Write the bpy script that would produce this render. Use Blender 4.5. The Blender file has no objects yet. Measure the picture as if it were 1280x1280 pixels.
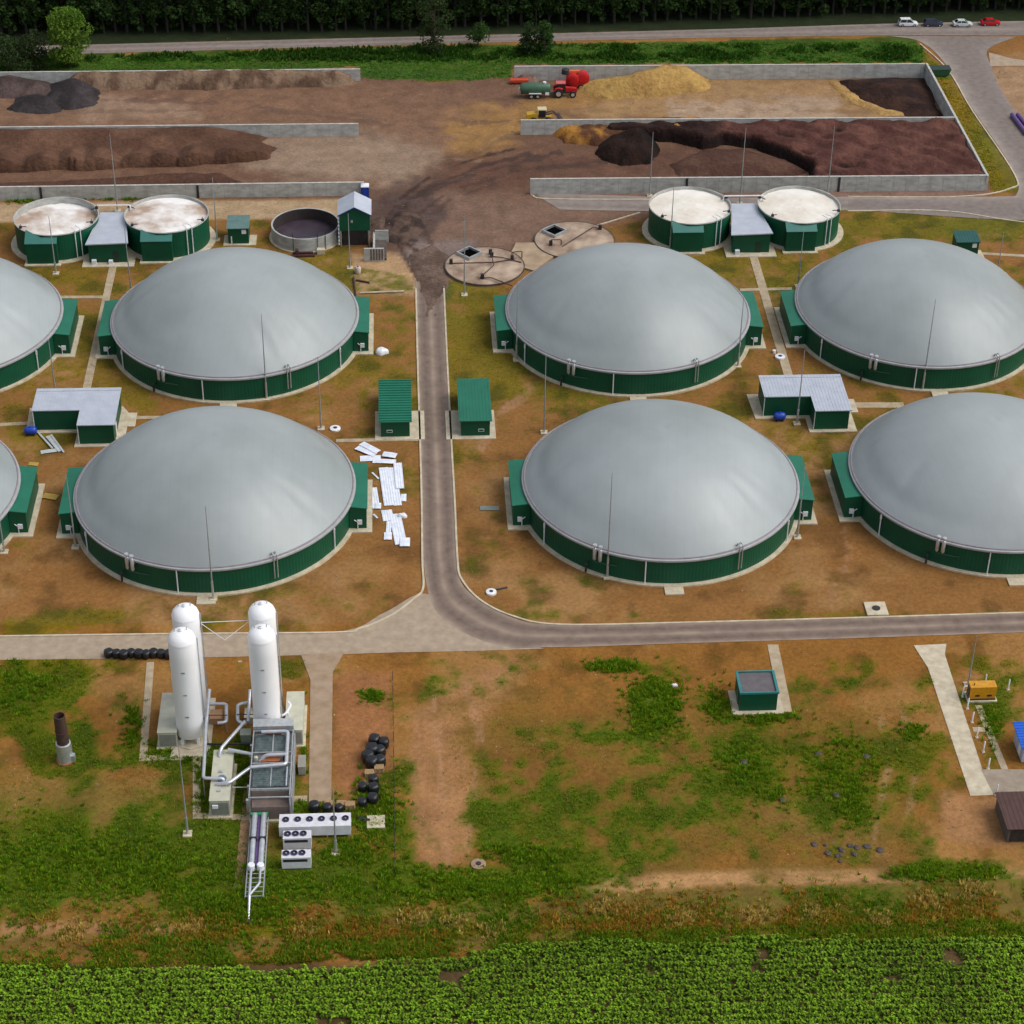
import bpy, math, random
import numpy as np
from mathutils import Matrix, Vector
random.seed(7); rng = np.random.default_rng(11)
PI = math.pi
sc = bpy.context.scene
col = sc.collection
T = math.radians(3.4)            # the plant is turned this much against the camera heading
cT, sT = math.cos(T), math.sin(T)
# ---------------------------------------------------------------- camera
F, PITCH, ROLL, H = 2630.0, math.radians(35), math.radians(.9), 180.0
FW = np.array([0, math.cos(PITCH), -math.sin(PITCH)]); UP = np.array([0, math.sin(PITCH), math.cos(PITCH)]); RT = np.array([1., 0, 0])
CR = math.cos(ROLL) * RT + math.sin(ROLL) * UP; CU = -math.sin(ROLL) * RT + math.cos(ROLL) * UP
cd = bpy.data.cameras.new('camera'); cam = bpy.data.objects.new('camera', cd); col.objects.link(cam)
cam.matrix_world = Matrix(((CR[0], CU[0], -FW[0], 0), (CR[1], CU[1], -FW[1], 0), (CR[2], CU[2], -FW[2], H), (0, 0, 0, 1)))
cd.sensor_width = 36; cd.lens = 36 * F / 1280; cd.clip_start = 1; cd.clip_end = 6000
sc.camera = cam
def W(u, v, z=0): return Vector((u * cT - v * sT, u * sT + v * cT, z))
def PX(x, y, h=0):               # survey: photo point at height h -> plant coordinates (u, v)
    d = FW * F + CR * (x - 640) + CU * (640 - y)
    t = (h - H) / d[2]; gx, gy = d[0] * t, d[1] * t
    return gx * cT + gy * sT, -gx * sT + gy * cT
def to_map(U, V):                # plant coordinates -> survey sheet coordinates
    X = U * cT - V * sT; Y = U * sT + V * cT
    d = Y * FW[1] - H * FW[2]
    d = np.maximum(d, 1)
    return 640 + F * (X * CR[0] + Y * CR[1] - H * CR[2]) / d, 640 - F * (X * CU[0] + Y * CU[1] - H * CU[2]) / d
# ---------------------------------------------------------------- noise
def vnoise(X, Y, s, seed=0):
    x = X / s + seed * 17.3; y = Y / s + seed * 9.1
    xi = np.floor(x).astype(np.int64); yi = np.floor(y).astype(np.int64); fx = x - xi; fy = y - yi
    fx = fx * fx * (3 - 2 * fx); fy = fy * fy * (3 - 2 * fy)
    def h(a, b):
        n = (a * 374761393 + b * 668265263 + seed * 974711) & 0x7fffffff
        n = ((n ^ (n >> 13)) * 1274126177) & 0x7fffffff
        return ((n ^ (n >> 16)) & 0xffff) / 65535.
    return (h(xi, yi) * (1 - fx) + h(xi + 1, yi) * fx) * (1 - fy) + (h(xi, yi + 1) * (1 - fx) + h(xi + 1, yi + 1) * fx) * fy
def fbm(X, Y, s, o=4, seed=0):
    r = 0; a = 1; t = 0
    for i in range(o): r = r + a * vnoise(X, Y, s, seed + i * 3); t += a; a *= .55; s *= .5
    return r / t
def sstep(a, b, x):
    t = np.clip((x - a) / (b - a), 0, 1); return t * t * (3 - 2 * t)
def sdist(X, Y, poly):           # positive inside
    d = np.full(X.shape, 1e9); ins = np.zeros(X.shape, bool); n = len(poly)
    for i in range(n):
        ax, ay = poly[i]; bx, by = poly[(i + 1) % n]
        ex, ey = bx - ax, by - ay; t = np.clip(((X - ax) * ex + (Y - ay) * ey) / (ex * ex + ey * ey + 1e-9), 0, 1)
        d = np.minimum(d, np.hypot(X - ax - t * ex, Y - ay - t * ey))
        c = ((ay > Y) != (by > Y)); ins ^= c & (X < (bx - ax) * (Y - ay) / ((by - ay) if by != ay else 1e-9) + ax)
    return np.where(ins, d, -d)
def ldist(X, Y, pts):
    d = np.full(X.shape, 1e9)
    for (ax, ay), (bx, by) in zip(pts[:-1], pts[1:]):
        ex, ey = bx - ax, by - ay; t = np.clip(((X - ax) * ex + (Y - ay) * ey) / (ex * ex + ey * ey + 1e-9), 0, 1)
        d = np.minimum(d, np.hypot(X - ax - t * ex, Y - ay - t * ey))
    return d
# ---------------------------------------------------------------- materials
MATS = {}
def mat(name, c, rough=.7, c2=None, scale=1., det=6, metal=0, bump=0, bscale=None, stretch=(1, 1, 1), lo=.35, hi=.65, spec=.5, extra=None, coord='Object'):
    if name in MATS: return MATS[name]
    m = bpy.data.materials.new(name); m.use_nodes = True; nt = m.node_tree; N = nt.nodes; Lk = nt.links
    b = N['Principled BSDF']; b.inputs['Roughness'].default_value = rough; b.inputs['Metallic'].default_value = metal
    b.inputs['Specular IOR Level'].default_value = spec
    c2 = c2 or tuple(x * .8 for x in c)
    tc = N.new('ShaderNodeTexCoord'); mp = N.new('ShaderNodeMapping'); mp.inputs['Scale'].default_value = stretch
    Lk.new(tc.outputs[coord], mp.inputs[0])
    no = N.new('ShaderNodeTexNoise'); no.inputs['Scale'].default_value = scale; no.inputs['Detail'].default_value = det; no.inputs['Roughness'].default_value = .6
    Lk.new(mp.outputs[0], no.inputs['Vector'])
    rp = N.new('ShaderNodeValToRGB'); rp.color_ramp.elements[0].position = lo; rp.color_ramp.elements[1].position = hi
    rp.color_ramp.elements[0].color = (*c2, 1); rp.color_ramp.elements[1].color = (*c, 1)
    Lk.new(no.outputs['Fac'], rp.inputs[0]); out = rp.outputs[0]
    if extra: out = extra(nt, out, mp)
    Lk.new(out, b.inputs['Base Color'])
    if bump:
        bn = N.new('ShaderNodeTexNoise'); bn.inputs['Scale'].default_value = bscale or scale * 4; bn.inputs['Detail'].default_value = 4
        Lk.new(mp.outputs[0], bn.inputs['Vector'])
        bp = N.new('ShaderNodeBump'); bp.inputs['Strength'].default_value = 1; bp.inputs['Distance'].default_value = bump
        Lk.new(bn.outputs['Fac'], bp.inputs['Height']); Lk.new(bp.outputs[0], b.inputs['Normal'])
    MATS[name] = m; return m
def attr_mat(name, rough=.9, scale=2., amt=.35, bump=.05, trans=0, bscale=3):
    m = bpy.data.materials.new(name); m.use_nodes = True; nt = m.node_tree; N = nt.nodes; Lk = nt.links
    b = N['Principled BSDF']; b.inputs['Roughness'].default_value = rough; b.inputs['Specular IOR Level'].default_value = .15
    at = N.new('ShaderNodeAttribute'); at.attribute_name = 'tint'
    out = at.outputs['Color']
    if amt:
        tc = N.new('ShaderNodeTexCoord')
        for i, (s, a) in enumerate(((scale, amt), (scale * .12, amt * .6))):
            no = N.new('ShaderNodeTexNoise'); no.inputs['Scale'].default_value = s; no.inputs['Detail'].default_value = 8; no.inputs['Roughness'].default_value = .7
            Lk.new(tc.outputs['Object'], no.inputs['Vector'])
            mr = N.new('ShaderNodeMapRange'); mr.inputs['From Min'].default_value = .25; mr.inputs['From Max'].default_value = .75
            mr.inputs['To Min'].default_value = 1 - a; mr.inputs['To Max'].default_value = 1 + a
            Lk.new(no.outputs['Fac'], mr.inputs[0])
            mx = N.new('ShaderNodeVectorMath'); mx.operation = 'SCALE'; Lk.new(out, mx.inputs[0]); Lk.new(mr.outputs[0], mx.inputs['Scale']); out = mx.outputs[0]
        if bump:
            bn = N.new('ShaderNodeTexNoise'); bn.inputs['Scale'].default_value = bscale; bn.inputs['Detail'].default_value = 6; Lk.new(tc.outputs['Object'], bn.inputs['Vector'])
            bp = N.new('ShaderNodeBump'); bp.inputs['Distance'].default_value = bump; Lk.new(bn.outputs['Fac'], bp.inputs['Height']); Lk.new(bp.outputs[0], b.inputs['Normal'])
    Lk.new(out, b.inputs['Base Color'])
    return m
G_WALL = mat('green_cladding', (.003, .082, .04), .5, (.002, .06, .03), .15, spec=.3)
G_ROOF = mat('green_roofing', (.006, .15, .088), .45, (.005, .12, .07), .3)
T_ROOF = mat('teal_roofing', (.035, .17, .14), .45, (.03, .14, .12), .4)
W_ROOF = mat('pale_metal_roofing', (.52, .56, .64), .35, (.44, .48, .56), .5, metal=.2)
CONC = mat('concrete', (.58, .52, .39), .85, (.42, .36, .26), .8, bump=.01)
CONC_G = mat('grey_concrete', (.46, .47, .45), .85, (.3, .3, .28), .5, bump=.02, stretch=(1, 1, 2.2))
CONC_D = mat('stained_concrete', (.1, .08, .07), .85, (.045, .035, .03), .5)
STEEL = mat('galvanised_steel', (.55, .58, .6), .35, (.42, .45, .47), 2, metal=.6)
SILVER = mat('aluminium_jacket', (.62, .65, .69), .3, (.5, .52, .57), 1.5, metal=.55)
MAST = mat('mast_steel', (.36, .39, .4), .5, (.27, .3, .31), 2, metal=.3)
WHITE = mat('white_paint', (.78, .8, .84), .4, (.68, .71, .76), .5)
TANKW = mat('white_tank_paint', (.9, .91, .93), .4, (.84, .86, .89), .35, stretch=(1, 1, .3))
DARK = mat('dark_steel', (.03, .03, .035), .5, (.015, .015, .02), 2)
BLACKP = mat('black_plastic', (.014, .016, .02), .28, (.008, .009, .012), 3, bump=.03)
RUST = mat('rusty_steel', (.09, .035, .03), .6, (.04, .018, .018), 2)
BLUE = mat('blue_plastic', (.01, .06, .45), .4)
RED = mat('red_paint', (.55, .01, .015), .35, (.4, .008, .01), 2)
YEL = mat('yellow_paint', (.62, .3, .015), .4, (.5, .22, .01), 2)
BEIGE = mat('beige_cabinet', (.5, .5, .4), .5, (.42, .42, .33), 1)
GLASS = mat('window_glass', (.02, .025, .03), .1)
TYRE = mat('tyre_rubber', (.015, .015, .015), .8)
HUB = mat('wheel_hub', (.45, .42, .4), .5)
CREAM = mat('cream_paint', (.62, .55, .33), .5)
WOOD = mat('pallet_wood', (.48, .33, .17), .8, (.32, .2, .1), 3)
ORANGE = mat('orange_primer', (.4, .13, .04), .6, (.25, .08, .03), 2)
GREENP = mat('green_paint', (.02, .09, .05), .45)
PURPLE = mat('purple_pipe', (.13, .07, .24), .45)
FANP = mat('fan_dark', (.035, .03, .12), .4)
BROWNR = mat('brown_roofing', (.08, .035, .028), .5, (.06, .026, .02), 1)
BLUER = mat('blue_roofing', (.01, .11, .6), .4)
WHEEL = TYRE
BARK = mat('bark', (.09, .065, .045), .9, (.045, .035, .025), 3)
def mem_extra(nt, out, mp):      # weld seams of the membrane: faint meridian lines
    N = nt.nodes; Lk = nt.links
    sx = N.new('ShaderNodeSeparateXYZ'); Lk.new(mp.outputs[0], sx.inputs[0])
    oi = N.new('ShaderNodeObjectInfo'); m1 = N.new('ShaderNodeMath'); m1.operation = 'MULTIPLY'; m1.inputs[1].default_value = 300; Lk.new(oi.outputs['Random'], m1.inputs[0])
    for l in list(mp.inputs['Location'].links): nt.links.remove(l)
    Lk.new(m1.outputs[0], mp.inputs['Location'])
    w = N.new('ShaderNodeTexWave'); w.inputs['Scale'].default_value = .22; w.inputs['Distortion'].default_value = 0; w.bands_direction = 'X'
    Lk.new(mp.outputs[0], w.inputs['Vector'])
    mr = N.new('ShaderNodeMapRange'); mr.inputs['From Min'].default_value = 0; mr.inputs['From Max'].default_value = .05; mr.inputs['To Min'].default_value = .968; mr.inputs['To Max'].default_value = 1
    Lk.new(w.outputs['Fac'], mr.inputs[0])
    mx = N.new('ShaderNodeVectorMath'); mx.operation = 'SCALE'; Lk.new(out, mx.inputs[0]); Lk.new(mr.outputs[0], mx.inputs['Scale'])
    return mx.outputs[0]
MEMB = mat('grey_membrane', (.34, .38, .395), .43, (.25, .282, .285), .035, det=5, bump=.08, bscale=.2, extra=mem_extra, spec=.5)
RIMM = mat('rim_membrane', (.36, .375, .39), .5, (.3, .31, .33), 1)
CRUST = mat('tank_crust', (.8, .79, .78), .9, (.38, .28, .21), .1, det=7, lo=.38, hi=.56, bump=.05)
CRUST2 = mat('tank_crust_cream', (.78, .76, .71), .9, (.62, .57, .49), .12, det=5, lo=.36, hi=.62, bump=.05)
SLURRY = mat('dark_slurry', (.07, .05, .065), .35, (.035, .025, .04), .3)
# ---------------------------------------------------------------- mesh builder
class MB:
    def __init__(s): s.v = []; s.f = []
    def add(s, vs, fs):
        n = len(s.v); s.v += [tuple(p) for p in vs]; s.f += [tuple(i + n for i in f) for f in fs]; return s
    def box(s, x0, x1, y0, y1, z0, z1, ang=0, c=None):
        vs = [(x, y, z) for z in (z0, z1) for x, y in ((x0, y0), (x1, y0), (x1, y1), (x0, y1))]
        if ang:
            cx, cy = c or ((x0 + x1) / 2, (y0 + y1) / 2); ca, sa = math.cos(ang), math.sin(ang)
            vs = [(cx + (x - cx) * ca - (y - cy) * sa, cy + (x - cx) * sa + (y - cy) * ca, z) for x, y, z in vs]
        return s.add(vs, [(3, 2, 1, 0), (4, 5, 6, 7), (0, 1, 5, 4), (1, 2, 6, 5), (2, 3, 7, 6), (3, 0, 4, 7)])
    def hexa(s, vs): return s.add(vs, [(3, 2, 1, 0), (4, 5, 6, 7), (0, 1, 5, 4), (1, 2, 6, 5), (2, 3, 7, 6), (3, 0, 4, 7)])
    def prism(s, poly, z0, z1):
        n = len(poly); z1f = z1 if callable(z1) else (lambda x, y: z1)
        vs = [(x, y, z0) for x, y in poly] + [(x, y, z1f(x, y)) for x, y in poly]
        return s.add(vs, [tuple(range(n - 1, -1, -1)), tuple(range(n, 2 * n))] + [(i, (i + 1) % n, n + (i + 1) % n, n + i) for i in range(n)])
    def lathe(s, prof, n=24, c=(0, 0), rib=0, top=True, bot=False, a0=0, a1=2 * PI):
        vs = []; m = len(prof); full = abs(a1 - a0 - 2 * PI) < 1e-6; k = n if full else n + 1
        for i in range(k):
            a = a0 + (a1 - a0) * i / n; o = rib * (i % 2)
            for r, z in prof: vs.append((c[0] + (r - o) * math.cos(a), c[1] + (r - o) * math.sin(a), z))
        fs = []
        for i in range(n):
            j = (i + 1) % k
            for q in range(m - 1): fs.append((i * m + q, j * m + q, j * m + q + 1, i * m + q + 1))
        if full and top and prof[-1][0] > 1e-4: fs.append(tuple(i * m + m - 1 for i in range(n)))
        if full and bot: fs.append(tuple(i * m for i in range(n - 1, -1, -1)))
        return s.add(vs, fs)
    def tube(s, pts, r, n=8, r1=None):
        pts = [Vector(p) for p in pts]; vs = []; L = len(pts)
        for i, p in enumerate(pts):
            a = pts[max(i - 1, 0)]; b = pts[min(i + 1, L - 1)]; d = (b - a).normalized()
            e = d.cross(Vector((0, 0, 1)) if abs(d.z) < .95 else Vector((1, 0, 0))).normalized(); g = e.cross(d)
            rr = r if r1 is None else r + (r1 - r) * i / (L - 1)
            for k in range(n): t = 2 * PI * k / n; vs.append(p + e * rr * math.cos(t) + g * rr * math.sin(t))
        fs = [(i * n + k, i * n + (k + 1) % n, (i + 1) * n + (k + 1) % n, (i + 1) * n + k) for i in range(L - 1) for k in range(n)]
        fs += [tuple(range(n)), tuple(range(L * n - 1, (L - 1) * n - 1, -1))]
        return s.add(vs, fs)
    def sheet(s, poly, z): return s.add([(x, y, z) for x, y in poly], [tuple(range(len(poly)))])
    def build(s, name, m, parent=None, smooth=38):
        me = bpy.data.meshes.new(name); me.from_pydata(s.v, [], s.f); me.materials.append(m)
        import bmesh
        bm = bmesh.new(); bm.from_mesh(me); bmesh.ops.recalc_face_normals(bm, faces=bm.faces); bm.to_mesh(me); bm.free()
        if smooth:
            me.polygons.foreach_set('use_smooth', [True] * len(me.polygons)); me.set_sharp_from_angle(angle=math.radians(smooth))
        o = bpy.data.objects.new(name, me); col.objects.link(o)
        if parent: o.parent = parent
        return o
def bend(pts, r=.5, k=5):        # round the corners of a pipe run
    pts = [Vector(p) for p in pts]; out = [pts[0]]
    for a, b, c in zip(pts[:-2], pts[1:-1], pts[2:]):
        ra = min(r, (b - a).length * .45); rc = min(r, (c - b).length * .45)
        p0 = b + (a - b).normalized() * ra; p1 = b + (c - b).normalized() * rc
        for i in range(k + 1): t = i / k; out.append(p0 * (1 - t) ** 2 + b * 2 * t * (1 - t) + p1 * t * t)
    return out + [pts[-1]]
def tag(o, label, cat, group=None, kind=None):
    if kind: o['kind'] = kind
    if label: o['label'] = label
    if cat: o['category'] = cat
    if group: o['group'] = group
    return o
def thing(name, label, cat, u, v, group=None, rot=0, z=0):
    o = bpy.data.objects.new(name, None); col.objects.link(o); o.location = W(u, v, z); o.rotation_euler = (0, 0, T + rot)
    o.empty_display_size = .3
    return tag(o, label, cat, group)
def place(o, u, v, rot=0, z=0): o.location = W(u, v, z); o.rotation_euler = (0, 0, T + rot); return o
def copy_tree(o, parent=None):
    c = o.copy(); col.objects.link(c); c.parent = parent
    for ch in list(o.children): copy_tree(ch, c)
    return c
def dup(o, u, v, label, rot=0, z=0, scale=None):
    c = copy_tree(o); place(c, u, v, rot, z); c['label'] = label
    if scale: c.scale = scale
    return c
def struct(o, kind='structure'): o['kind'] = kind; return place(o, 0, 0)
# ---------------------------------------------------------------- the ground
DOMES = [(-28.55, 258.2), (37.4, 258.2), (86.8, 258.7), (-77.95, 258.7), (-28.55, 309.2), (37.4, 309.2), (86.8, 309.4), (-77.95, 309.8)]
TANKS = [(-62.6, 344.6), (-42.9, 345), (52.4, 346), (72.5, 345.8)]
us = np.concatenate([-110 - np.geomspace(1, 2400, 26)[::-1], np.arange(-110, 150.1, .55), 150 + np.geomspace(1, 2400, 26)])
vs_ = np.concatenate([140 - np.geomspace(1, 700, 16)[::-1], np.arange(140, 470.1, .55), 470 + np.geomspace(1, 3200, 26)])
GU, GV = np.meshgrid(us, vs_)
MX, MY = to_map(GU, GV)
def lerp(a, b, t): return a * (1 - t[..., None]) + np.array(b)[None, None, :] * t[..., None] if np.ndim(b) == 1 else a * (1 - t[..., None]) + b * t[..., None]
n1 = fbm(GU, GV, 14, 5, 1); n2 = fbm(GU, GV, 4, 4, 2); n3 = fbm(GU, GV, 30, 4, 3); n4 = fbm(GU, GV, 1.6, 3, 5)
def ground_paint():
    C = np.zeros(GU.shape + (3,)) + np.array((.235, .115, .038))
    C = lerp(C, (.29, .16, .065), sstep(.5, .68, n1)); C = lerp(C, (.13, .062, .02), sstep(.5, .7, n2) * .7)
    N = (n2 - .5)
    def reg(poly, c, soft=6, nz=16, a=1., C=C):
        d = sdist(MX, MY, poly) + N * nz
        return sstep(-soft, soft, d) * a
    layers = [
      ([(-400, -300), (1700, -300), (1700, 22), (1100, 34), (0, 60), (-400, 62)], (.02, .03, .012), 4, 6, 1),       # forest floor
      ([(-400, 118), (-400, 92), (450, 84), (640, 96), (645, 80), (1158, 80), (1240, 238), (1180, 250), (900, 262), (790, 275), (690, 300), (560, 345), (560, 400), (525, 400), (524, 350), (480, 310), (460, 250), (-400, 250)], (.15, .085, .056), 4, 10, 1),
      ([(-100, 120), (520, 110), (640, 150), (560, 240), (380, 225), (300, 190), (-100, 150)], (.19, .11, .07), 14, 60, .8),
      ([(340, 172), (470, 165), (560, 190), (540, 235), (380, 225), (300, 200)], (.27, .2, .145), 14, 30, .75),
      ([(60, 110), (230, 125), (250, 150), (100, 150)], (.3, .21, .15), 10, 30, .6),
      ([(560, 150), (720, 110), (900, 100), (900, 140), (700, 145), (600, 200), (560, 190)], (.3, .17, .06), 12, 40, .75),
      ([(860, 97), (1050, 95), (1130, 143), (1100, 149), (760, 148), (700, 140)], (.29, .18, .09), 5, 20, .9),
      ([(840, 128), (1040, 120), (1060, 148), (840, 149)], (.36, .28, .22), 6, 30, .55),
      ([(560, 195), (900, 180), (1000, 220), (660, 222), (520, 290), (500, 300), (480, 250)], (.095, .048, .034), 14, 40, .8),
      ([(520, 240), (660, 245), (820, 250), (800, 268), (690, 296), (560, 330), (500, 300)], (.18, .115, .085), 10, 20, .8),
      ([(455, 250), (520, 225), (560, 260), (540, 310), (460, 305)], (.075, .05, .045), 8, 30, .85),
      ([(-100, 255), (440, 249), (440, 272), (-100, 279)], (.36, .26, .16), 2, 3, 1),
      ([(440, 318), (500, 318), (525, 352), (520, 372), (440, 368)], (.42, .28, .16), 4, 12, .9),
      ([(430, 368), (520, 368), (520, 400), (440, 395)], (.24, .12, .04), 6, 16, .8),
      ([(665, 225), (1160, 222), (1240, 240), (1200, 262), (1060, 263), (820, 262), (665, 245)], (.22, .14, .11), 3, 4, .9),
      ([(1155, 75), (1180, 90), (1290, 60), (1290, 250), (1180, 140)], (.33, .2, .11), 6, 20, .5),
      ([(1240, 85), (1600, 75), (1600, 260), (1275, 200), (1250, 130)], (.31, .2, .12), 4, 10, .9),
      ([(400, 1130), (700, 1130), (900, 1110), (1290, 1110), (1290, 1150), (400, 1165)], (.2, .17, .045), 10, 40, .8),
      ([(0, 1148), (420, 1150), (660, 1135), (760, 1090), (1000, 1082), (1290, 1095), (1290, 1180), (640, 1182), (0, 1195)], (.15, .105, .035), 8, 30, .85),
      ([(680, 1100), (900, 1088), (1290, 1085), (1290, 1100), (950, 1108), (720, 1122)], (.42, .25, .13), 4, 14, .9),
      ([(0, 1152), (300, 1152), (300, 1166), (0, 1170)], (.34, .19, .10), 4, 10, .9),
      ([(510, 900), (600, 830), (640, 830), (600, 960), (590, 1080), (520, 1090)], (.36, .2, .11), 14, 40, .7),
      ([(940, 1000), (1080, 985), (1120, 1080), (960, 1040)], (.33, .2, .11), 10, 30, .6),
      ([(522, 372), (560, 372), (562, 330), (600, 300), (520, 300), (500, 318), (520, 340)], (.18, .135, .12), 5, 8, 1),
      ([(560, 880), (1150, 870), (1160, 1080), (600, 1080)], (.17, .105, .03), 30, 110, .85),
      ([(600, 940), (760, 940), (780, 1020), (640, 1010)], (.2, .09, .035), 16, 60, .6),
      ([(-60, 960), (420, 1000), (480, 1150), (-60, 1150)], (.16, .12, .035), 20, 60, .8),
      ([(420, 840), (490, 840), (490, 1000), (420, 1000)], (.27, .13, .065), 8, 10, .9),
      ([(1180, 990), (1260, 1000), (1280, 1060), (1180, 1050)], (.34, .19, .10), 8, 16, .8),
      ([(-900, 1196), (300, 1205), (560, 1205), (640, 1184), (2000, 1180), (2000, 3000), (-900, 3000)], (.09, .06, .03), 5, 8, 1),
    ]
    for poly, c, soft, nz, a in layers:
        w = reg(poly, c, soft, nz, a)
        cc = np.array(c)[None, None, :] * (0.75 + .5 * n4)[..., None]
        C[:] = C * (1 - w[..., None]) + cc * w[..., None]
    # wheel ruts and wet streaks pressed into the yard and the soil
    R = [([(660, 193), (600, 208), (540, 232), (500, 262), (495, 300), (520, 345)], 3, (.05, .03, .025), .8), ([(760, 200), (640, 215), (560, 240), (520, 270), (515, 310), (535, 345)], 3, (.06, .038, .03), .7),
         ([(700, 190), (580, 222), (510, 250), (480, 280), (465, 300)], 4, (.05, .035, .03), .7), ([(640, 150), (560, 160), (470, 155), (300, 130), (0, 120)], 2.5, (.11, .065, .05), .6),
         ([(0, 142), (200, 138), (420, 140), (600, 170)], 2, (.13, .085, .06), .5), ([(0, 210), (240, 205), (420, 195), (600, 200)], 2.5, (.25, .17, .12), .6),
         ([(600, 185), (640, 140), (800, 135), (1100, 140)], 2.5, (.2, .12, .06), .5), ([(470, 240), (520, 228), (600, 190), (640, 165)], 3, (.12, .08, .06), .5),
         ([(540, 860), (548, 940), (560, 1080)], 4, (.36, .22, .13), .5), ([(580, 850), (600, 920), (585, 1060)], 4, (.34, .2, .12), .5),
         ([(1100, 900), (1110, 960), (1090, 1060)], 3, (.33, .21, .12), .6), ([(1130, 890), (1145, 960), (1130, 1050)], 3, (.33, .21, .12), .6),
         ([(600, 560), (620, 520), (680, 470), (640, 460)], 5, (.34, .2, .12), .5), ([(1040, 560), (1060, 700), (1040, 740)], 6, (.33, .19, .11), .4),
         ([(655, 182), (600, 196), (545, 215), (505, 245), (480, 275), (478, 305)], 2.2, (.045, .027, .02), .9), ([(500, 262), (490, 282), (500, 300), (525, 315), (535, 345)], 2.5, (.035, .02, .018), .9), ([(620, 230), (560, 250), (530, 285), (545, 320)], 2, (.07, .045, .035), .7), ([(470, 290), (500, 296), (520, 300)], 3, (.03, .02, .018), .9), ([(466, 272), (490, 278), (510, 276)], 4, (.035, .022, .02), .9), ([(450, 240), (560, 225), (660, 215)], 2, (.11, .07, .06), .4)]
    for pts, w, c, a in R:
        d = ldist(MX, MY, pts) + (n4 - .5) * w * 1.5 + (n2 - .5) * w * 4
        t = (1 - sstep(w * .3, w, d)) * a
        C[:] = lerp(C, c, t)
    # ------- vegetation cover
    v = np.zeros(GU.shape)
    inside = (MY > 255) & (MY < 810)
    yz = MY
    v += np.where(inside, .64 - .40 * sstep(440, 650, yz) , .0)
    v += np.where(MY >= 810, .30, 0) * sstep(806, 830, yz) * (1 - sstep(1160, 1190, yz))
    v += 1.5 * sstep(-3, 3, sdist(MX, MY, [(-400, 70), (100, 68), (640, 55), (1140, 46), (1185, 90), (1280, 238), (1242, 240), (1158, 79), (640, 79), (640, 98), (560, 102), (452, 98), (450, 84), (0, 92), (-400, 95)]) + N * 4)
    B = [(592, 410, 48, 60, .5), (610, 470, 40, 30, .3), (180, 490, 60, 26, .3), (60, 345, 70, 14, .3), (455, 470, 60, 50, .15), (500, 610, 20, 60, .15), (450, 760, 70, 30, .3), (700, 500, 70, 14, .35), (400, 300, 40, 20, .25),
         (1130, 290, 190, 40, .3), (1010, 350, 60, 20, .25), (890, 335, 60, 16, .25), (570, 540, 14, 80, .35), (60, 540, 60, 14, .5), (30, 670, 30, 30, .5), (70, 775, 80, 14, .6), (130, 768, 40, 10, .5), (900, 768, 260, 8, .25), (640, 765, 60, 14, .25), (1120, 768, 200, 7, .3), (270, 780, 40, 8, .3),
         (30, 850, 70, 60, .6), (70, 900, 70, 60, .5), (165, 905, 22, 40, .6), (230, 940, 60, 22, .6), (90, 950, 60, 30, .45), (60, 1090, 200, 46, .5), (180, 1040, 160, 50, .2), (120, 990, 90, 26, -.05), (90, 1030, 150, 40, .22), (330, 1090, 40, 20, .2), (240, 1090, 130, 60, .5), (300, 1140, 70, 50, .6), (20, 1110, 60, 50, .5), (280, 1000, 30, 90, .5), (330, 960, 90, 90, .3), (440, 1060, 70, 40, .5), (480, 1110, 120, 30, .75), (590, 1110, 150, 26, .7), (690, 1095, 60, 20, .55), (490, 1010, 30, 60, .5), (480, 880, 24, 14, .5), (460, 870, 14, 10, .5), (550, 860, 36, 30, .25),
         (820, 882, 40, 40, .9), (770, 833, 42, 10, .9), (660, 905, 60, 14, .35), (760, 920, 50, 10, .4), (900, 880, 30, 26, .6), (960, 900, 60, 12, .5), (930, 950, 50, 40, .45), (1040, 960, 60, 50, .4), (1060, 1010, 50, 40, .35), (960, 980, 30, 30, .5), (700, 1020, 200, 70, .2), (660, 1060, 90, 30, .3), (1140, 930, 50, 60, .3), (1180, 1090, 80, 14, .7), (1040, 840, 60, 30, .35), (1250, 860, 60, 40, .35), (1250, 1000, 40, 20, .1), (860, 1040, 200, 30, .1), (1240, 915, 20, 40, .4),
         (430, 1080, 60, 22, .5), (520, 1080, 50, 12, .3), (1000, 1125, 180, 12, .4), (200, 1160, 240, 12, .35), (560, 1160, 200, 14, .3), (900, 1160, 300, 12, .3),
         (560, 980, 44, 110, -.5), (1000, 900, 200, 14, -.25), (1100, 900, 40, 30, -.35), (960, 1000, 30, 26, -.35), (170, 880, 50, 40, -.35), (130, 1000, 40, 24, -.3), (260, 890, 40, 60, -.4), (680, 870, 60, 30, -.35), (1170, 800, 200, 16, -.2), (20, 960, 16, 60, -.5), (450, 930, 40, 90, -.5), (1110, 1040, 50, 40, -.3), (100, 1160, 120, 8, -.5), (1220, 1030, 50, 40, -.5),
         (60, 690, 60, 40, -.2), (640, 740, 60, 30, -.1), (1060, 680, 60, 50, -.2), (110, 610, 30, 60, -.3), (830, 755, 200, 14, -.2), (500, 660, 30, 40, -.1), (200, 340, 40, 20, -.1), (1240, 310, 40, 20, -.3), (90, 400, 30, 40, .1),
         (1210, 120, 20, 60, -.35), (1230, 210, 30, 20, -.5), (1170, 92, 20, 10, -.5), (1160, 60, 12, 20, -.5)]
    for x, y, rx, ry, a in B: v += a * np.exp(-(((MX - x) / rx) ** 2 + ((MY - y) / ry) ** 2) ** 1.5)
    v = np.where((MY > -60), v, 0)
    yd = sdist(MX, MY, [(425, 200), (700, 200), (830, 262), (700, 298), (640, 316), (560, 350), (556, 372), (520, 372), (516, 345), (440, 330)])
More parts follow.
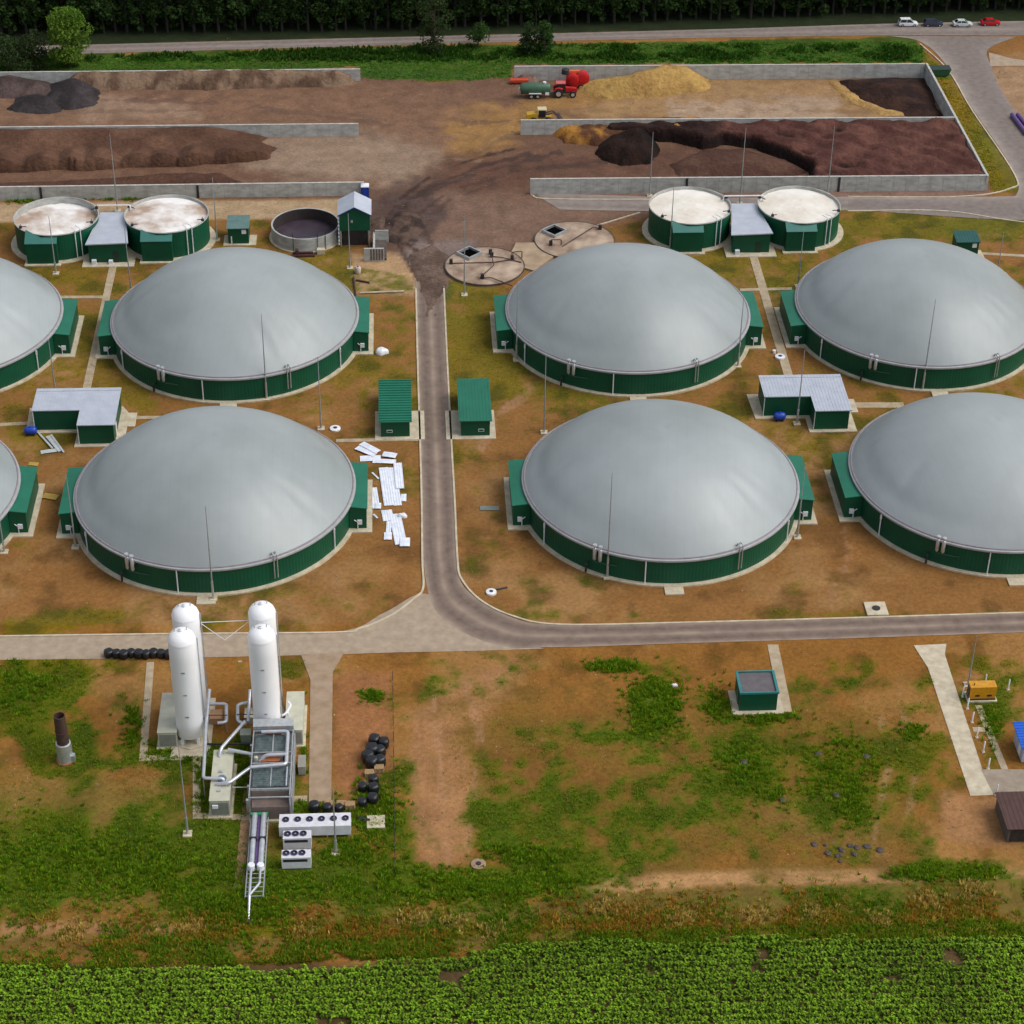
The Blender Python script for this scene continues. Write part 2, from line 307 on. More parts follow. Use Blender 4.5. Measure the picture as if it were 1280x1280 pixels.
    v = v * (1 - sstep(-3, 2, yd))
    v = v - 1.2 * sstep(-3, 2, sdist(MX, MY, [(-200, 258), (445, 252), (430, 272), (-200, 279)]))
    v += .22 * sstep(-20, 20, sdist(MX, MY, [(560, 900), (1160, 880), (1180, 1080), (560, 1090)]))
    v += .02 * sstep(-20, 20, sdist(MX, MY, [(-60, 980), (420, 1010), (520, 1090), (480, 1150), (-60, 1150)]))
    cover = sstep(.34, .95, v + (n1 - .5) * 1.1 + (n2 - .5) * 1.0 + (n4 - .5) * 1.0)
    cover = cover * sstep(.02, .12, v)
    lush = np.clip(sstep(780, 860, MY) * .85 + np.where(MY < 100, .9, .18) * (MY < 780) + (n3 - .5) * 1.4 + .25 * sstep(1040, 1120, MY), 0, 1)
    lush = np.where((MY > 1150) & (MY < 1200), lush * .4, lush)
    G = lerp(np.zeros(C.shape) + np.array((.17, .12, .012)), (.055, .105, .006), lush)
    G = lerp(G, (.035, .095, .01), (1 - sstep(96, 104, MY)) * (MX < 1155))
    G = lerp(G, (.022, .045, .006), sstep(.5, .75, n2) * .6)
    C[:] = C * (1 - cover[..., None] * .88) + G * cover[..., None] * .88
    lum = C.mean(-1, keepdims=True); sat = np.where(MY[..., None] > 780, 1.16, np.where(MY[..., None] > 250, 1.04, 1.04)); C[:] = np.clip(lum + (C - lum) * sat, .004, 1) * np.where(MY[..., None] > 780, .92, .97)
    return C, cover, lush
TINT, COVER, LUSH = ground_paint()
def grid_obj(name, U, V, Z, C, m, parent=None):
    ny, nx = U.shape; co = np.stack([U, V, Z], -1).reshape(-1, 3).astype(np.float32)
    i = np.arange(ny * nx).reshape(ny, nx); q = np.stack([i[:-1, :-1], i[:-1, 1:], i[1:, 1:], i[1:, :-1]], -1).reshape(-1, 4)
    return raw_obj(name, co, q, C.reshape(-1, 3) if C is not None else None, m, parent, True)
def raw_obj(name, co, q, C, m, parent=None, smooth=False):
    me = bpy.data.meshes.new(name); k = q.shape[1]
    me.vertices.add(len(co)); me.vertices.foreach_set('co', np.asarray(co, np.float32).ravel())
    me.loops.add(q.size); me.loops.foreach_set('vertex_index', q.astype(np.int32).ravel())
    me.polygons.add(len(q)); me.polygons.foreach_set('loop_start', np.arange(0, q.size, k, dtype=np.int32))
    me.polygons.foreach_set('use_smooth', np.full(len(q), smooth))
    me.update(calc_edges=True); me.validate()
    if C is not None:
        a = me.color_attributes.new('tint', 'FLOAT_COLOR', 'POINT')
        a.data.foreach_set('color', np.concatenate([C, np.ones((len(C), 1))], 1).astype(np.float32).ravel())
    me.materials.append(m); o = bpy.data.objects.new(name, me); col.objects.link(o)
    if parent: o.parent = parent
    return o
def ground_z(U, V, mx, my):
    z = -.05 * vnoise(U, V, 1.3, 21)
    z = z + .5 * np.exp(-((V - (176 + 2 * vnoise(U, V, 20, 5))) / 2.2) ** 2) * sstep(1080, 1110, my) + .25 * (fbm(U, V, 3, 3, 9) - .5) * sstep(1090, 1130, my)
    return z
GZ = ground_z(GU, GV, MX, MY)
gr = grid_obj('ground', GU, GV, GZ, TINT, attr_mat('soil_and_grass', .92, 1.6, .34, .06)); struct(gr)
# ---------------------------------------------------------------- roads and paths
def road_mat(name, c, c2, track, strength):
    def ex(nt, out, mp):
        N = nt.nodes; Lk = nt.links
        at = N.new('ShaderNodeAttribute'); at.attribute_name = 'tint'; sp = N.new('ShaderNodeSeparateColor'); Lk.new(at.outputs['Color'], sp.inputs[0])
        no = N.new('ShaderNodeTexNoise'); no.inputs['Scale'].default_value = .35; Lk.new(mp.outputs[0], no.inputs['Vector'])
        ad = N.new('ShaderNodeMath'); ad.operation = 'MULTIPLY'; Lk.new(sp.outputs[0], ad.inputs[0]); Lk.new(no.outputs['Fac'], ad.inputs[1])
        a2 = N.new('ShaderNodeMath'); a2.operation = 'MULTIPLY'; a2.inputs[1].default_value = strength * 2; a2.use_clamp = True; Lk.new(ad.outputs[0], a2.inputs[0])
        mx = N.new('ShaderNodeMix'); mx.data_type = 'RGBA'; Lk.new(a2.outputs[0], mx.inputs[0]); Lk.new(out, mx.inputs[6]); mx.inputs[7].default_value = (*track, 1)
        return mx.outputs[2]
    return mat(name, c, .85, c2, .8, det=8, bump=.01, extra=ex)
def catmull(pts, k=8):
    P = [np.array(p, float) for p in pts]; P = [2 * P[0] - P[1]] + P + [2 * P[-1] - P[-2]]; out = []
    for a, b, c, d in zip(P[:-3], P[1:-2], P[2:-1], P[3:]):
        for i in range(k):
            t = i / k; out.append(.5 * (2 * b + (c - a) * t + (2 * a - 5 * b + 4 * c - d) * t * t + (3 * b - a - 3 * c + d) * t ** 3))
    return out + [P[-2]]
def ribbon(name, left, right, z, m, bands):   # two edges -> strip; bands = darkness across the width
    L = catmull(left); R = catmull(right); n = min(len(L), len(R)); k = len(bands)
    co = []; cc = []
    for i in range(n):
        for j, bd in enumerate(bands):
            p = L[i] + (R[i] - L[i]) * j / (k - 1); co.append((p[0], p[1], z)); cc.append((bd, bd, bd))
    i = np.arange(n * k).reshape(n, k); q = np.stack([i[:-1, :-1], i[:-1, 1:], i[1:, 1:], i[1:, :-1]], -1).reshape(-1, 4)
    return struct(raw_obj(name, np.array(co), q, np.array(cc), m))
P = lambda *a: [PX(x, y) for x, y in zip(a[::2], a[1::2])]
asph = road_mat('worn_asphalt', (.16, .115, .095), (.105, .075, .06), (.34, .26, .2), .85)
asph_g = road_mat('grey_asphalt', (.2, .165, .15), (.135, .11, .1), (.36, .31, .27), .7)
pale = road_mat('pale_concrete_road', (.40, .32, .235), (.3, .235, .17), (.27, .2, .14), .5)
bands = [.9, .3, .05, .25, .75, .3, .05, .25, .8]
ribbon('road', P(519.5, 352, 520, 366, 523, 470, 527, 627, 529, 700, 548, 768, 620, 806, 700, 809, 860, 804, 1060, 798, 1290, 790, 1600, 778), P(555, 352, 555.5, 366, 560, 470, 568.5, 627, 572, 704, 584, 738, 640, 772, 700, 781, 860, 779, 1060, 773, 1290, 766, 1600, 757), .03, asph, bands)
ribbon('service_road', P(-300, 800, 0, 795, 240, 793, 420, 790, 480, 766, 527, 742, 560, 760, 640, 800), P(-300, 829, 0, 825, 240, 822, 420, 818, 480, 816, 527, 815, 580, 814, 680, 811), .018, pale, [.5, .1, .3, .1, .2, .1, .4])
ribbon('highway', P(-300, 68, 110, 56, 640, 43, 900, 36.5, 1100, 30, 1300, 26, 1600, 22), P(-300, 79, 110, 67, 640, 52.5, 900, 47, 1125, 44, 1300, 44, 1600, 40), .03, asph_g, [.8, .3, .1, .3, .6, .3, .1, .5])
ribbon('access_road', P(1112, 45, 1150, 52, 1180, 78, 1215, 135, 1262, 205, 1272, 240, 1240, 246, 1060, 247), P(1270, 46, 1235, 62, 1240, 85, 1253, 115, 1296, 180, 1330, 250, 1290, 275, 1060, 262), .045, asph_g, [.9, .4, .2, .1, .1, .1, .2, .4])
ribbon('back_road', P(1090, 245, 1000, 247, 860, 247, 665, 241), P(1090, 263, 1000, 263, 830, 264, 700, 262), .024, asph_g, [.8, .3, .5, .2, .9])
ribbon('side_road', P(1236, 66, 1300, 77, 1500, 80), P(1238, 83, 1300, 83, 1500, 90), .055, pale, [.1, .2, .1])
PAVE = mat('path_concrete', (.45, .37, .26), .85, (.32, .25, .16), .7, det=8)
def slab(name, pts, z=.05, m=PAVE): 
    mb = MB().prism(pts, -.2, z); return struct(mb.build(name, m, smooth=0))
def way(name, pts, w, z=.05, m=PAVE):
    pts = [np.array(p) for p in pts]; mb = MB()
    for a, b in zip(pts[:-1], pts[1:]):
        d = (b - a) / np.linalg.norm(b - a); nrm = np.array((-d[1], d[0])) * w / 2; e = d * w * .5 * (len(pts) > 2)
        mb.prism([tuple(a - nrm), tuple(b + e - nrm), tuple(b + e + nrm), tuple(a + nrm)], -.2, z); z += .004
    return struct(mb.build(name, m, smooth=0))
way('path', P(141, 334, 108, 487), 1.3); way('path', P(60, 371.5, 135, 371.5), .9, .06); way('path', P(0, 531, 36, 529), .9); way('path', P(158, 522, 215, 522), .9)
way('path', P(941, 318, 986, 471), 1.5); way('path', P(925, 362.5, 990, 361), .9, .06); way('path', P(1068, 506.5, 1130, 506.5), 1.6); way('path', P(420, 551, 524, 549), .9)
way('path', P(1226, 317, 1300, 321), .9); way('path', P(966, 806, 983, 890), 1.5); way('path', P(300, 826, 300, 828), .5)
way('path', P(188, 828, 179, 948, 246, 946, 246, 1020, 309, 1022), 1.0); way('path', P(312, 980, 298, 1112), 1.2, .055, mat('dirt_path', (.33, .2, .11), .9, (.22, .13, .07), 1))
way('path', P(340, 1000, 384, 998), 1.); way('path', P(312, 980, 318, 980), 1.)
slab('driveway', P(376, 818, 430, 816, 416, 840, 414, 1000, 386, 1004, 388, 850), .05, mat('driveway_concrete', (.36, .27, .19), .85, (.26, .18, .11), .5, det=8))
0 and slab('dirt_lot', P(420, 850, 488, 846, 486, 1000, 418, 1000), .02, mat('packed_dirt', (.29, .15, .08), .9, (.22, .11, .055), .5))
slab('driveway', P(1142, 807, 1183, 805, 1181, 818, 1188, 840, 1228, 962, 1242, 994, 1213, 995, 1160, 835), .05, CONC)
slab('pavement', P(1226, 962, 1310, 962, 1310, 992, 1241, 992), .06, mat('grey_paving', (.33, .28, .22), .85, (.25, .2, .15), .8))
way('path', P(1223, 882, 1256, 962), .9); way('path', P(1216, 912, 1236, 912), .9)
def kerb(name, pts, w=.28, h=.14, smoothk=6):
    pts = catmull(pts, smoothk) if len(pts) > 2 else [np.array(p) for p in pts]
    mb = MB(); L = []
    for i, p in enumerate(pts):
        d = pts[min(i + 1, len(pts) - 1)] - pts[max(i - 1, 0)]; d = d / np.linalg.norm(d); nn = np.array((-d[1], d[0])) * w / 2
        L += [(*(p - nn), -.1), (*(p - nn), h), (*(p + nn), h), (*(p + nn), -.1)]
    n = len(pts); fs = [(i * 4 + k, i * 4 + k + 1, i * 4 + 5 + k, i * 4 + 4 + k) for i in range(n - 1) for k in range(3)] + [(0, 1, 2, 3), (n * 4 - 1, n * 4 - 2, n * 4 - 3, n * 4 - 4)]
    mb.add(L, fs); return struct(mb.build(name, CONC, smooth=0))
kerb('kerb', P(520, 361, 521.5, 430, 523.5, 500, 525, 548, 527, 620, 528, 700, 529, 735, 518, 748, 490, 769, 450, 786, 415, 791, 200, 793, -300, 800))
kerb('kerb', P(555, 361, 559, 450, 564, 548, 568.5, 627, 572, 700, 577, 724, 600, 750, 640, 770, 700, 781, 860, 778.5, 1060, 773, 1290, 766, 1600, 757))
kerb('kerb', P(1060, 264, 1180, 264, 1280, 278, 1500, 300)); kerb('kerb', P(664, 244, 690, 249, 860, 250))
kerb('kerb', P(1150, 55, 1185, 88, 1215, 138, 1268, 218, 1262, 236, 1200, 246, 1060, 246)); kerb('kerb', P(800, 266, 700, 296, 680, 300))
# ---------------------------------------------------------------- digesters
def tri_noise(a): return .5 * math.sin(a * 3 + 1) + .3 * math.sin(a * 7 + 2) + .2 * math.sin(a * 13)
def digester():
    t = thing('digester', 'x', 'biogas tank', 0, 0, 'large dome-roofed digesters')
    f = MB().lathe([(21.0, 0 - .3), (21.0, .22), (20.2, .24)], 120, top=True)
    for s in (-1, 1): f.box(s * 15 if s > 0 else -23., 23. if s > 0 else -15, -6.3, 7.4, -.3, .2)
    f.box(-1.5, 1.2, -22.8, -20.5, -.3, .16)
    f.build('foundation', CONC, t, 0)
    MB().lathe([(20.35, .1), (20.35, 4.3)], 480, rib=.022, top=False).build('wall', G_WALL, t, 0)
    n = 120; prof = []
    rm = MB()
    pr = [(20.35, 4.1), (20.64, 4.1), (20.7, 4.25), (20.66, 4.42), (20.45, 4.52), (20.1, 4.5)]
    rm.lathe(pr, 160, top=False); rm.build('rim', RIMM, t)
    ck = MB(); ck.lathe([(20.36, 4.56), (20.42, 4.64), (20.3, 4.7), (20.15, 4.62)], 160, top=False); ck.build('clamp_ring', mat('clamp_ring', (.27, .24, .26), .6), t)
    R, rise = 20.3, 9.1; Rs = (R * R + rise * rise) / (2 * rise); K = 36; n = 128; vs = [(0, 0, 4.5 + rise)]
    for i in range(1, K + 1):
        r = R * i / K; e = i / K; z0 = 4.5 + .5 * (math.sqrt(Rs * Rs - r * r) - (Rs - rise)) + .5 * rise * (1 - e ** 2.35)
        for j in range(n):
            a = 2 * PI * j / n
            fold = math.exp(-((e - .9) / .05) ** 2) * .26 * (.5 + .5 * math.sin(2.0 * a + 1.2))
            wr = 0
            for a0, wd, dp in ((-.62, .04, .34), (-.42, .03, .2), (-.95, .045, .2), (-.78, .03, .15), (3.45, .06, .22), (2.9, .05, .14), (2.6, .05, .12), (.25, .06, .14)):
                wr += dp * math.exp(-((a - (a0 % (2 * PI)) - .25 * (e - .8)) / wd) ** 2) * math.exp(-((e - .78) / .16) ** 2)
            z = z0 - fold - wr + .09 * math.sin(a * 3 + 1) * math.sin(PI * e) + (.06 * math.exp(-((e - .05) / .02) ** 2))
            vs.append((r * math.cos(a), r * math.sin(a), z))
    fs = [(0, 1 + j, 1 + (j + 1) % n) for j in range(n)]
    for i in range(K - 1):
        for j in range(n): fs.append((1 + i * n + j, 1 + (i + 1) * n + j, 1 + (i + 1) * n + (j + 1) % n, 1 + i * n + (j + 1) % n))
    mb = MB(); mb.v = vs; mb.f = fs; mb.build('membrane', MEMB, t, 60)
    for s in (-1, 1):
        arc = [(s * 20.42 * math.cos(a), 20.42 * math.sin(a)) for a in np.linspace(-math.asin(5.3 / 20.42), math.asin(6.4 / 20.42), 9)]
        poly = arc + [(s * 22.2, 6.4), (s * 22.2, -5.3)]
        an = MB().prism(poly, .15, lambda x, y: 3.6 if abs(x) > 22 else 3.95).build('annex', G_WALL, t, 0)
        arc2 = [(x * 1.001, y * 1.01) for x, y in arc]
        zf = lambda x, y: 4.02 - (abs(x) - 19.6) * .1
        poly2 = arc2 + [(s * 22.4, 6.55), (s * 22.4, -5.45)]; N = len(poly2)
        r = MB().add([(x, y, zf(x, y) - .05) for x, y in poly2] + [(x, y, zf(x, y) + .08) for x, y in poly2], [tuple(range(N))[::-1], tuple(range(N, 2 * N))] + [(i, (i + 1) % N, N + (i + 1) % N, N + i) for i in range(N)])
        r.build('annex_roof', G_ROOF, an, 0)
        MB().box(s * 21.2 - .35, s * 21.2 + .35, -5.55, -5.303, 1.0, 1.75).build('control_box', WHITE, an, 0)
        MB().tube(bend([(s * 20.9, -5.45, .2), (s * 20.9, -5.45, 1.4), (s * 20.4, -5.45, 1.8)], .2), .07).build('pipe', WHITE, an)
    pol = lambda d, r: (r * math.cos(math.radians(d)), r * math.sin(math.radians(d)))
    for d in (-122.5, -120.1):
        x, y = pol(d, 20.95)
        v = MB().lathe([(.05, 2.6), (.26, 2.9), (.28, 4.5), (.2, 4.75), (.12, 4.8), (.12, 5.15), (.34, 5.2), (.3, 5.4), (.02, 5.45)], 14, (x, y)).build('pressure_valve', SILVER, t)
        a, b = pol(d, 20.3); MB().tube([(a, b, 3.7), (x, y, 3.7)], .1).build('bracket', SILVER, v)
    for d in (-61.8, -63.2):
        x, y = pol(d, 20.75); x2, y2 = pol(d, 20.0)
        MB().tube(bend([(x, y, 1.2), (x, y, 5.3), (x2, y2, 5.3), (x2, y2, 4.8)], .3), .085).build('vent_pipe', STEEL, t)
    for d in (-101.7, -31, -150.5):
        x, y = pol(d, 20.6); MB().tube([(x, y, .2), (x, y, 4.05)], .09 if d != -110.5 else .05).build('downpipe', WHITE if d != -110.5 else STEEL, t)
    for d in (-150.5, -31): 
        x, y = pol(d, 20.62); MB().box(x - .12, x + .12, y - .1, y + .12, 3.2, 3.9).build('junction_box', WHITE, t, 0)
    x, y = pol(-126, 21.0); MB().tube(bend([(x, y, .1), (x, y, 1.5), (x * .975, y * .975, 1.5)], .3), .16).build('feed_pipe', DARK, t)
    x, y = pol(-118, 20.75); MB().tube(bend([(x - 1.5, y + .7, 2.4), (x, y, 2.4), (x + 1.6, y - .5, 2.4)], .3), .07).build('gas_pipe', GREENP, t)
    return t
dg = digester()
dl = ['grey domed digester, front row left of the central road, behind the white tanks', 'grey domed digester in the front row just right of the central road',
      'grey domed digester at the right end of the front row, cut by the photo edge', 'grey domed digester at the left end of the front row, mostly outside the photo',
      'grey domed digester in the back row just left of the central road', 'grey domed digester in the back row beside the two round concrete pads',
      'grey domed digester at the right end of the back row, below the small green hut', 'grey domed digester at the left end of the back row, cut by the photo edge']
for i, (u, v) in enumerate(DOMES):
    if i == 0: d_ = place(dg, u, v); dg['label'] = dl[0]
    else: d_ = dup(dg, u, v, dl[i])
    for ch in d_.children:
        if ch.name.startswith('membrane'): ch.rotation_euler.z = [0, -.12, .2, .1, -.25, .3, -.05, .15][i]
# ---------------------------------------------------------------- round flat-topped tanks with their pump houses
def flat_tank(i, u, v, label):
    t = thing('storage_tank', label, 'round tank', u, v, 'round open storage tanks')
    MB().lathe([(8.6, -.3), (8.6, .18)], 64).build('foundation', CONC, t, 0)
    lvl = 4.0 if i == 0 else 4.75
    MB().lathe([(7.5, .1), (7.5, 5.2)], 180, rib=.02, top=False).build('wall', G_WALL, t, 0)
    MB().lathe([(7.4, lvl - .3), (7.4, 5.2), (7.42, 5.3), (7.6, 5.3), (7.62, 5.15), (7.5, 5.15)], 96, top=False).build('rim', CONC_G, t)
    # crusted surface, slightly domed and lumpy
    K, n = 24, 72; vs = [(0, 0, lvl + .25)]
    for a in range(1, K + 1):
        r = 7.41 * a / K
        for j in range(n):
            th = 2 * PI * j / n; x, y = r * math.cos(th), r * math.sin(th)
            vs.append((x, y, lvl + .25 * (1 - (a / K) ** 2) + .12 * tri_noise(x * .5 + i) * tri_noise(y * .6 + i)))
    mb = MB(); mb.v = vs; mb.f = [(0, 1 + j, 1 + (j + 1) % n) for j in range(n)] + [(1 + a * n + j, 1 + (a + 1) * n + j, 1 + (a + 1) * n + (j + 1) % n, 1 + a * n + (j + 1) % n) for a in range(K - 1) for j in range(n)]
    mb.build('crust', CRUST if i in (0, 1) else CRUST2, t)
    s = -1 if i % 2 == 0 else .2
    x0 = [-4.5, -3.9, -4.0, -3.5][i]; x1 = x0 + 5.4
    y1 = lambda x: -math.sqrt(max(7.52 ** 2 - x * x, 4)) - .02
    poly = [(x0, -8.6), (x1, -8.6)] + [(x, y1(x)) for x in np.linspace(x1, x0, 8)]
    an = MB().prism(poly, .1, lambda x, y: 4.1 if y < -8.5 else 4.75).build('annex', G_WALL, t, 0)
    poly = [(x0 - .12, -8.75), (x1 + .12, -8.75), (x1 + .12, y1(x1)), ((x0 + x1) / 2, -7.55), (x0 - .12, y1(x0))]
    N = len(poly); zf = lambda y: 4.12 + (y + 8.75) * .55
    MB().add([(x, y, zf(y)) for x, y in poly] + [(x, y, zf(y) + .1) for x, y in poly], [tuple(range(N))[::-1], tuple(range(N, 2 * N))] + [(k, (k + 1) % N, N + (k + 1) % N, N + k) for k in range(N)]).build('annex_roof', T_ROOF, an, 0)
    MB().box(x0 - .5, x1 + .5, -9.3, -7, -.3, .2).build('annex_pad', CONC, t, 0)
    for d in (-58, -50):
        a, b = 7.72 * math.cos(math.radians(d)), 7.72 * math.sin(math.radians(d))
        MB().tube(bend([(a, b, .2), (a, b, 5.75), (a * .82, b * .82, 5.75)], .25), .085).build('overflow_pipe', WHITE, t)
    for d, L in ((20 if i % 2 == 0 else 160, 1.1), (-25, .9), (-140, .8)):
        a, b = 7.4 * math.cos(math.radians(d)), 7.4 * math.sin(math.radians(d))
        MB().box(a - .25, a + .25, b - .2, b + .2, 5.35, 5.7).tube([(a, b, 5.6), (a * .85, b * .85, 5.3)], .09).tube([(a, b, 5.4), (a, b, 6.1)], .05).build('agitator', DARK, t)
    return t
flat_tank(0, *TANKS[0], 'open round green tank with low white crust and bare inner wall, leftmost')
flat_tank(1, *TANKS[1], 'open round green tank with brown-stained white crust, right of the left pump house')
flat_tank(2, *TANKS[2], 'open round green tank with smooth whitish crust, left of the right pump house')
flat_tank(3, *TANKS[3], 'open round green tank with beige crust, rightmost of the four')
def pump_house(u, v, label):
    t = thing('pump_house', label, 'pump house', u, v, 'pump houses between paired tanks')
    MB().box(-4.6, 4.6, -1.6, 9, -.3, .15).build('pad', CONC, t, 0)
    MB().hexa([(-3.4, 0, .1), (3.4, 0, .1), (2.2, 10.5, .1), (-2.2, 10.5, .1), (-3.4, 0, 3.7), (3.4, 0, 3.9), (2.2, 10.5, 4.1), (-2.2, 10.5, 4.1)]).build('wall', G_WALL, t, 0)
    r = MB().hexa([(-3.8, -.3, 3.72), (3.8, -.3, 3.98), (2.25, 11, 4.3), (-2.25, 11, 4.3), (-3.8, -.3, 3.92), (3.8, -.3, 4.18), (2.25, 11, 4.5), (-2.25, 11, 4.5)])
    r.build('roof', W_ROOF, t, 0)
    d = MB().box(.9, 1.9, -.07, -.003, .15, 2.3).build('door', mat('dark_green_door', (.003, .03, .018), .5), t, 0)
    MB().box(-2.9, -2.1, -.9, -.2, .15, .95).build('pump_unit', WHITE, t, 0)
    if u < 0: MB().box(.1, .8, -.9, -.2, .15, .85).build('pump_unit', WHITE, t, 0)
    return t
pump_house(-52.8, 336.3, 'green pump house with pale grey roof between the two left tanks')
pump_house(62.6, 337.0, 'green pump house with pale grey roof between the two right tanks')
for (u0, u1, v, lab) in ((-56.0, -49.6, 347.3, 'white connecting pipe between the tops of the two left tanks'), (58.8, 66.2, 348.3, 'white connecting pipe between the tops of the two right tanks')):
    tag(place(MB().tube(bend([(u0, v, 4.8), (u0, v, 5.9), (u1, v, 5.9), (u1, v, 4.8)], .3), .13).build('pipe', WHITE), 0, 0), lab, 'pipe')
# open concrete pit
t = thing('slurry_pit', 'open round concrete pit half full of dark slurry beside the raised green house', 'slurry pit', -18.0, 345.7)
MB().lathe([(6.7, -.3), (6.7, .12)], 64).build('foundation', CONC, t, 0)
MB().lathe([(6.25, 0), (6.25, 2.6), (5.95, 2.62), (5.95, -.2)], 72, top=False).build('wall', CONC_G, t)
MB().lathe([(5.93, -.2), (5.93, 2.55)], 72, top=False).build('stain', mat('slurry_stain', (.04, .028, .028), .8, (.025, .018, .02), 1), t)
MB().lathe([(5.94, .1), (5.94, .35)], 64).build('slurry', SLURRY, t, 0)
rl = MB()
for a in (-1.9, -1.2, -.95): x, y = 6.4 * math.cos(a), 6.4 * math.sin(a); rl.tube([(x, y, 0), (x, y, 3.6)], .06)
rl.tube([(6.4 * math.cos(-1.2), 6.4 * math.sin(-1.2), 3.5), (6.4 * math.cos(-.95), 6.4 * math.sin(-.95), 3.5)], .05).tube([(6.4 * math.cos(-1.9), 6.4 * math.sin(-1.9), 2.9), (6.4 * math.cos(-1.2), 6.4 * math.sin(-1.2), 3.3)], .04); rl.build('railing', DARK, t)
MB().box(-2.2, 1.8, -8.1, -6.9, 0, .35).tube([(-2, -7.4, .6), (1.5, -7.4, .6)], .2).box(-1.7, -1.1, -7.8, -7, .3, 1.2).build('pump', RUST, t)
MB().box(2.2, 3.6, -7.2, -6.2, 0, .9).build('block', CONC, t, 0)
# ---------------------------------------------------------------- concrete pads of the buried tanks
def buried(u, v, label, r, grate, pipes, rot=0):
    t = thing('buried_tank', label, 'buried tank', u, v, 'buried round tanks')
    MB().lathe([(r, -.3), (r, .35), (r - .25, .38)], 72).build('lid', mat('lid_concrete', (.46, .36, .27), .85, (.2, .13, .09), .3, det=8), t, 20)
    ring = MB().lathe([(r - .05, .2), (r + .08, .2), (r + .08, .42), (r - .1, .42)], 72, top=False); ring.build('rim', CONC_D, t)
    gu, gv, ga = grate; s = 1.55
    fr = MB()
    for a in range(4):
        an = ga + a * PI / 2; cx, cy = gu + s * math.cos(an), gv + s * math.sin(an)
        fr.box(cx - .12, cx + .12, cy - s - .1, cy + s + .1, .38, .95 + .01 * a, an, (cx, cy))
    g = fr.build('hatch_frame', STEEL, t, 0)
    MB().box(gu - s, gu + s, gv - s, gv + s, .3, .5, ga, (gu, gv)).build('hatch', mat('black_hatch', (.003, .003, .003), .95, spec=0), g, 0)
    for p in pipes: MB().tube(bend(p, .25), .09).build('pipe', RUST, t)
    for p in pipes: x, y, z = p[0]; MB().box(x - .3, x + .3, y - .25, y + .25, .38, 1.3).build('pump', DARK, t, 0)
buried(14.2, 332.9, 'round cream concrete tank lid with black hatch and pipes beside the central road', 7.1, (-2.6, 4.2, .75),
       [[(1.2, 4.3, .4), (1.2, 4.3, 1.0), (1.6, -1, 1.0), (-1.0, -4.8, .6)], [(-6, 0.8, .5), (1.8, 1.0, .5), (5.6, 2.0, .6)], [(-.6, -4.8, .5), (1.0, -5.3, .8), (4.5, -8.4, .8)], [(5.0, 2.0, .4), (5.0, 2.4, 1.7), (6.8, 2.8, 1.7), (6.8, 2.6, .4)], [(1.4, 3.2, .5), (3.2, 2.6, .6), (6.6, .8, .5)]])
buried(31.0, 342.3, 'round cream concrete tank lid with black hatch, behind the back row dome', 7.3, (-3.5, 3.0, .75),
       [[(5, 4, .5), (3.8, 4.2, .8), (-2.4, -2.8, .6)], [(-4.5, -2, .4), (-4.5, -2, 1.5), (-2.6, -2, 1.5), (-2.6, -2, .4)]])
slab('pavement', P(645, 305, 668, 305, 692, 322, 668, 340, 632, 330), .3, mat('lid_concrete_b', (.4, .3, .2), .9, (.28, .2, .13), .4))
# ---------------------------------------------------------------- sheds
def ribroof(mb, x0, x1, y0, y1, z, along='x', n=20, h=.06, tilt=0):
    mb.hexa([(x0, y0, z), (x1, y0, z), (x1, y1, z + tilt), (x0, y1, z + tilt), (x0, y0, z + .12), (x1, y0, z + .12), (x1, y1, z + .12 + tilt), (x0, y1, z + .12 + tilt)])
    for i in range(n):
        if along == 'x':
            y = y0 + (y1 - y0) * (i + .5) / n; zz = z + .12 + tilt * (i + .5) / n; mb.box(x0, x1, y - .07, y + .07, zz - .02, zz + h)
        else:
            x = x0 + (x1 - x0) * (i + .5) / n; mb.hexa([(x - .05, y0, z + .1), (x + .05, y0, z + .1), (x + .05, y1, z + .1 + tilt), (x - .05, y1, z + .1 + tilt), (x - .05, y0, z + .12 + h), (x + .05, y0, z + .12 + h), (x + .05, y1, z + .12 + h + tilt), (x - .05, y1, z + .12 + h + tilt)])
    return mb
def road_shed(u, v, label, ribbed, side):
    t = thing('shed', label, 'shed', u, v, 'green sheds flanking the central road')
    MB().box(-3.2 if side < 0 else -4.6, 4.6 if side < 0 else 3.2, -.9, 7.5 if side < 0 else 7.5, -.2, .14).build('pad', CONC, t, 0)
    MB().box(-2.25, 2.25, 0, 12, .1, 2.9).build('wall', G_WALL, t, 0)
    ribroof(MB(), -2.6, 2.6, -.25, 12.25, 2.9, 'x' if ribbed else 'y', 17 if ribbed else 10, .11 if ribbed else .04, .15).build('roof', G_ROOF, t, 0)
    f = MB(); x = -.9 if side < 0 else .9
    f.box(x - .45, x + .45, -.05, -.003, .9, 1.4); f.build('sign_frame', WHITE, t, 0)
    MB().box(x - .38, x + .38, -.06, -.051, .97, 1.33).build('sign_face', G_WALL, t, 0)
    for k in range(4): MB().box(-2.4 if side < 0 else 2.26, -2.26 if side < 0 else 2.4, 2 + k * 2.4, 2.4 + k * 2.4, .8, 2.3).build('bracket', STEEL, t, 0)
road_shed(-2.0, 277.6, 'long green shed with crosswise ribbed roof on the left side of the central road', True, -1)
road_shed(10.55, 277.5, 'long green shed with smooth roof on the right side of the central road', False, 1)
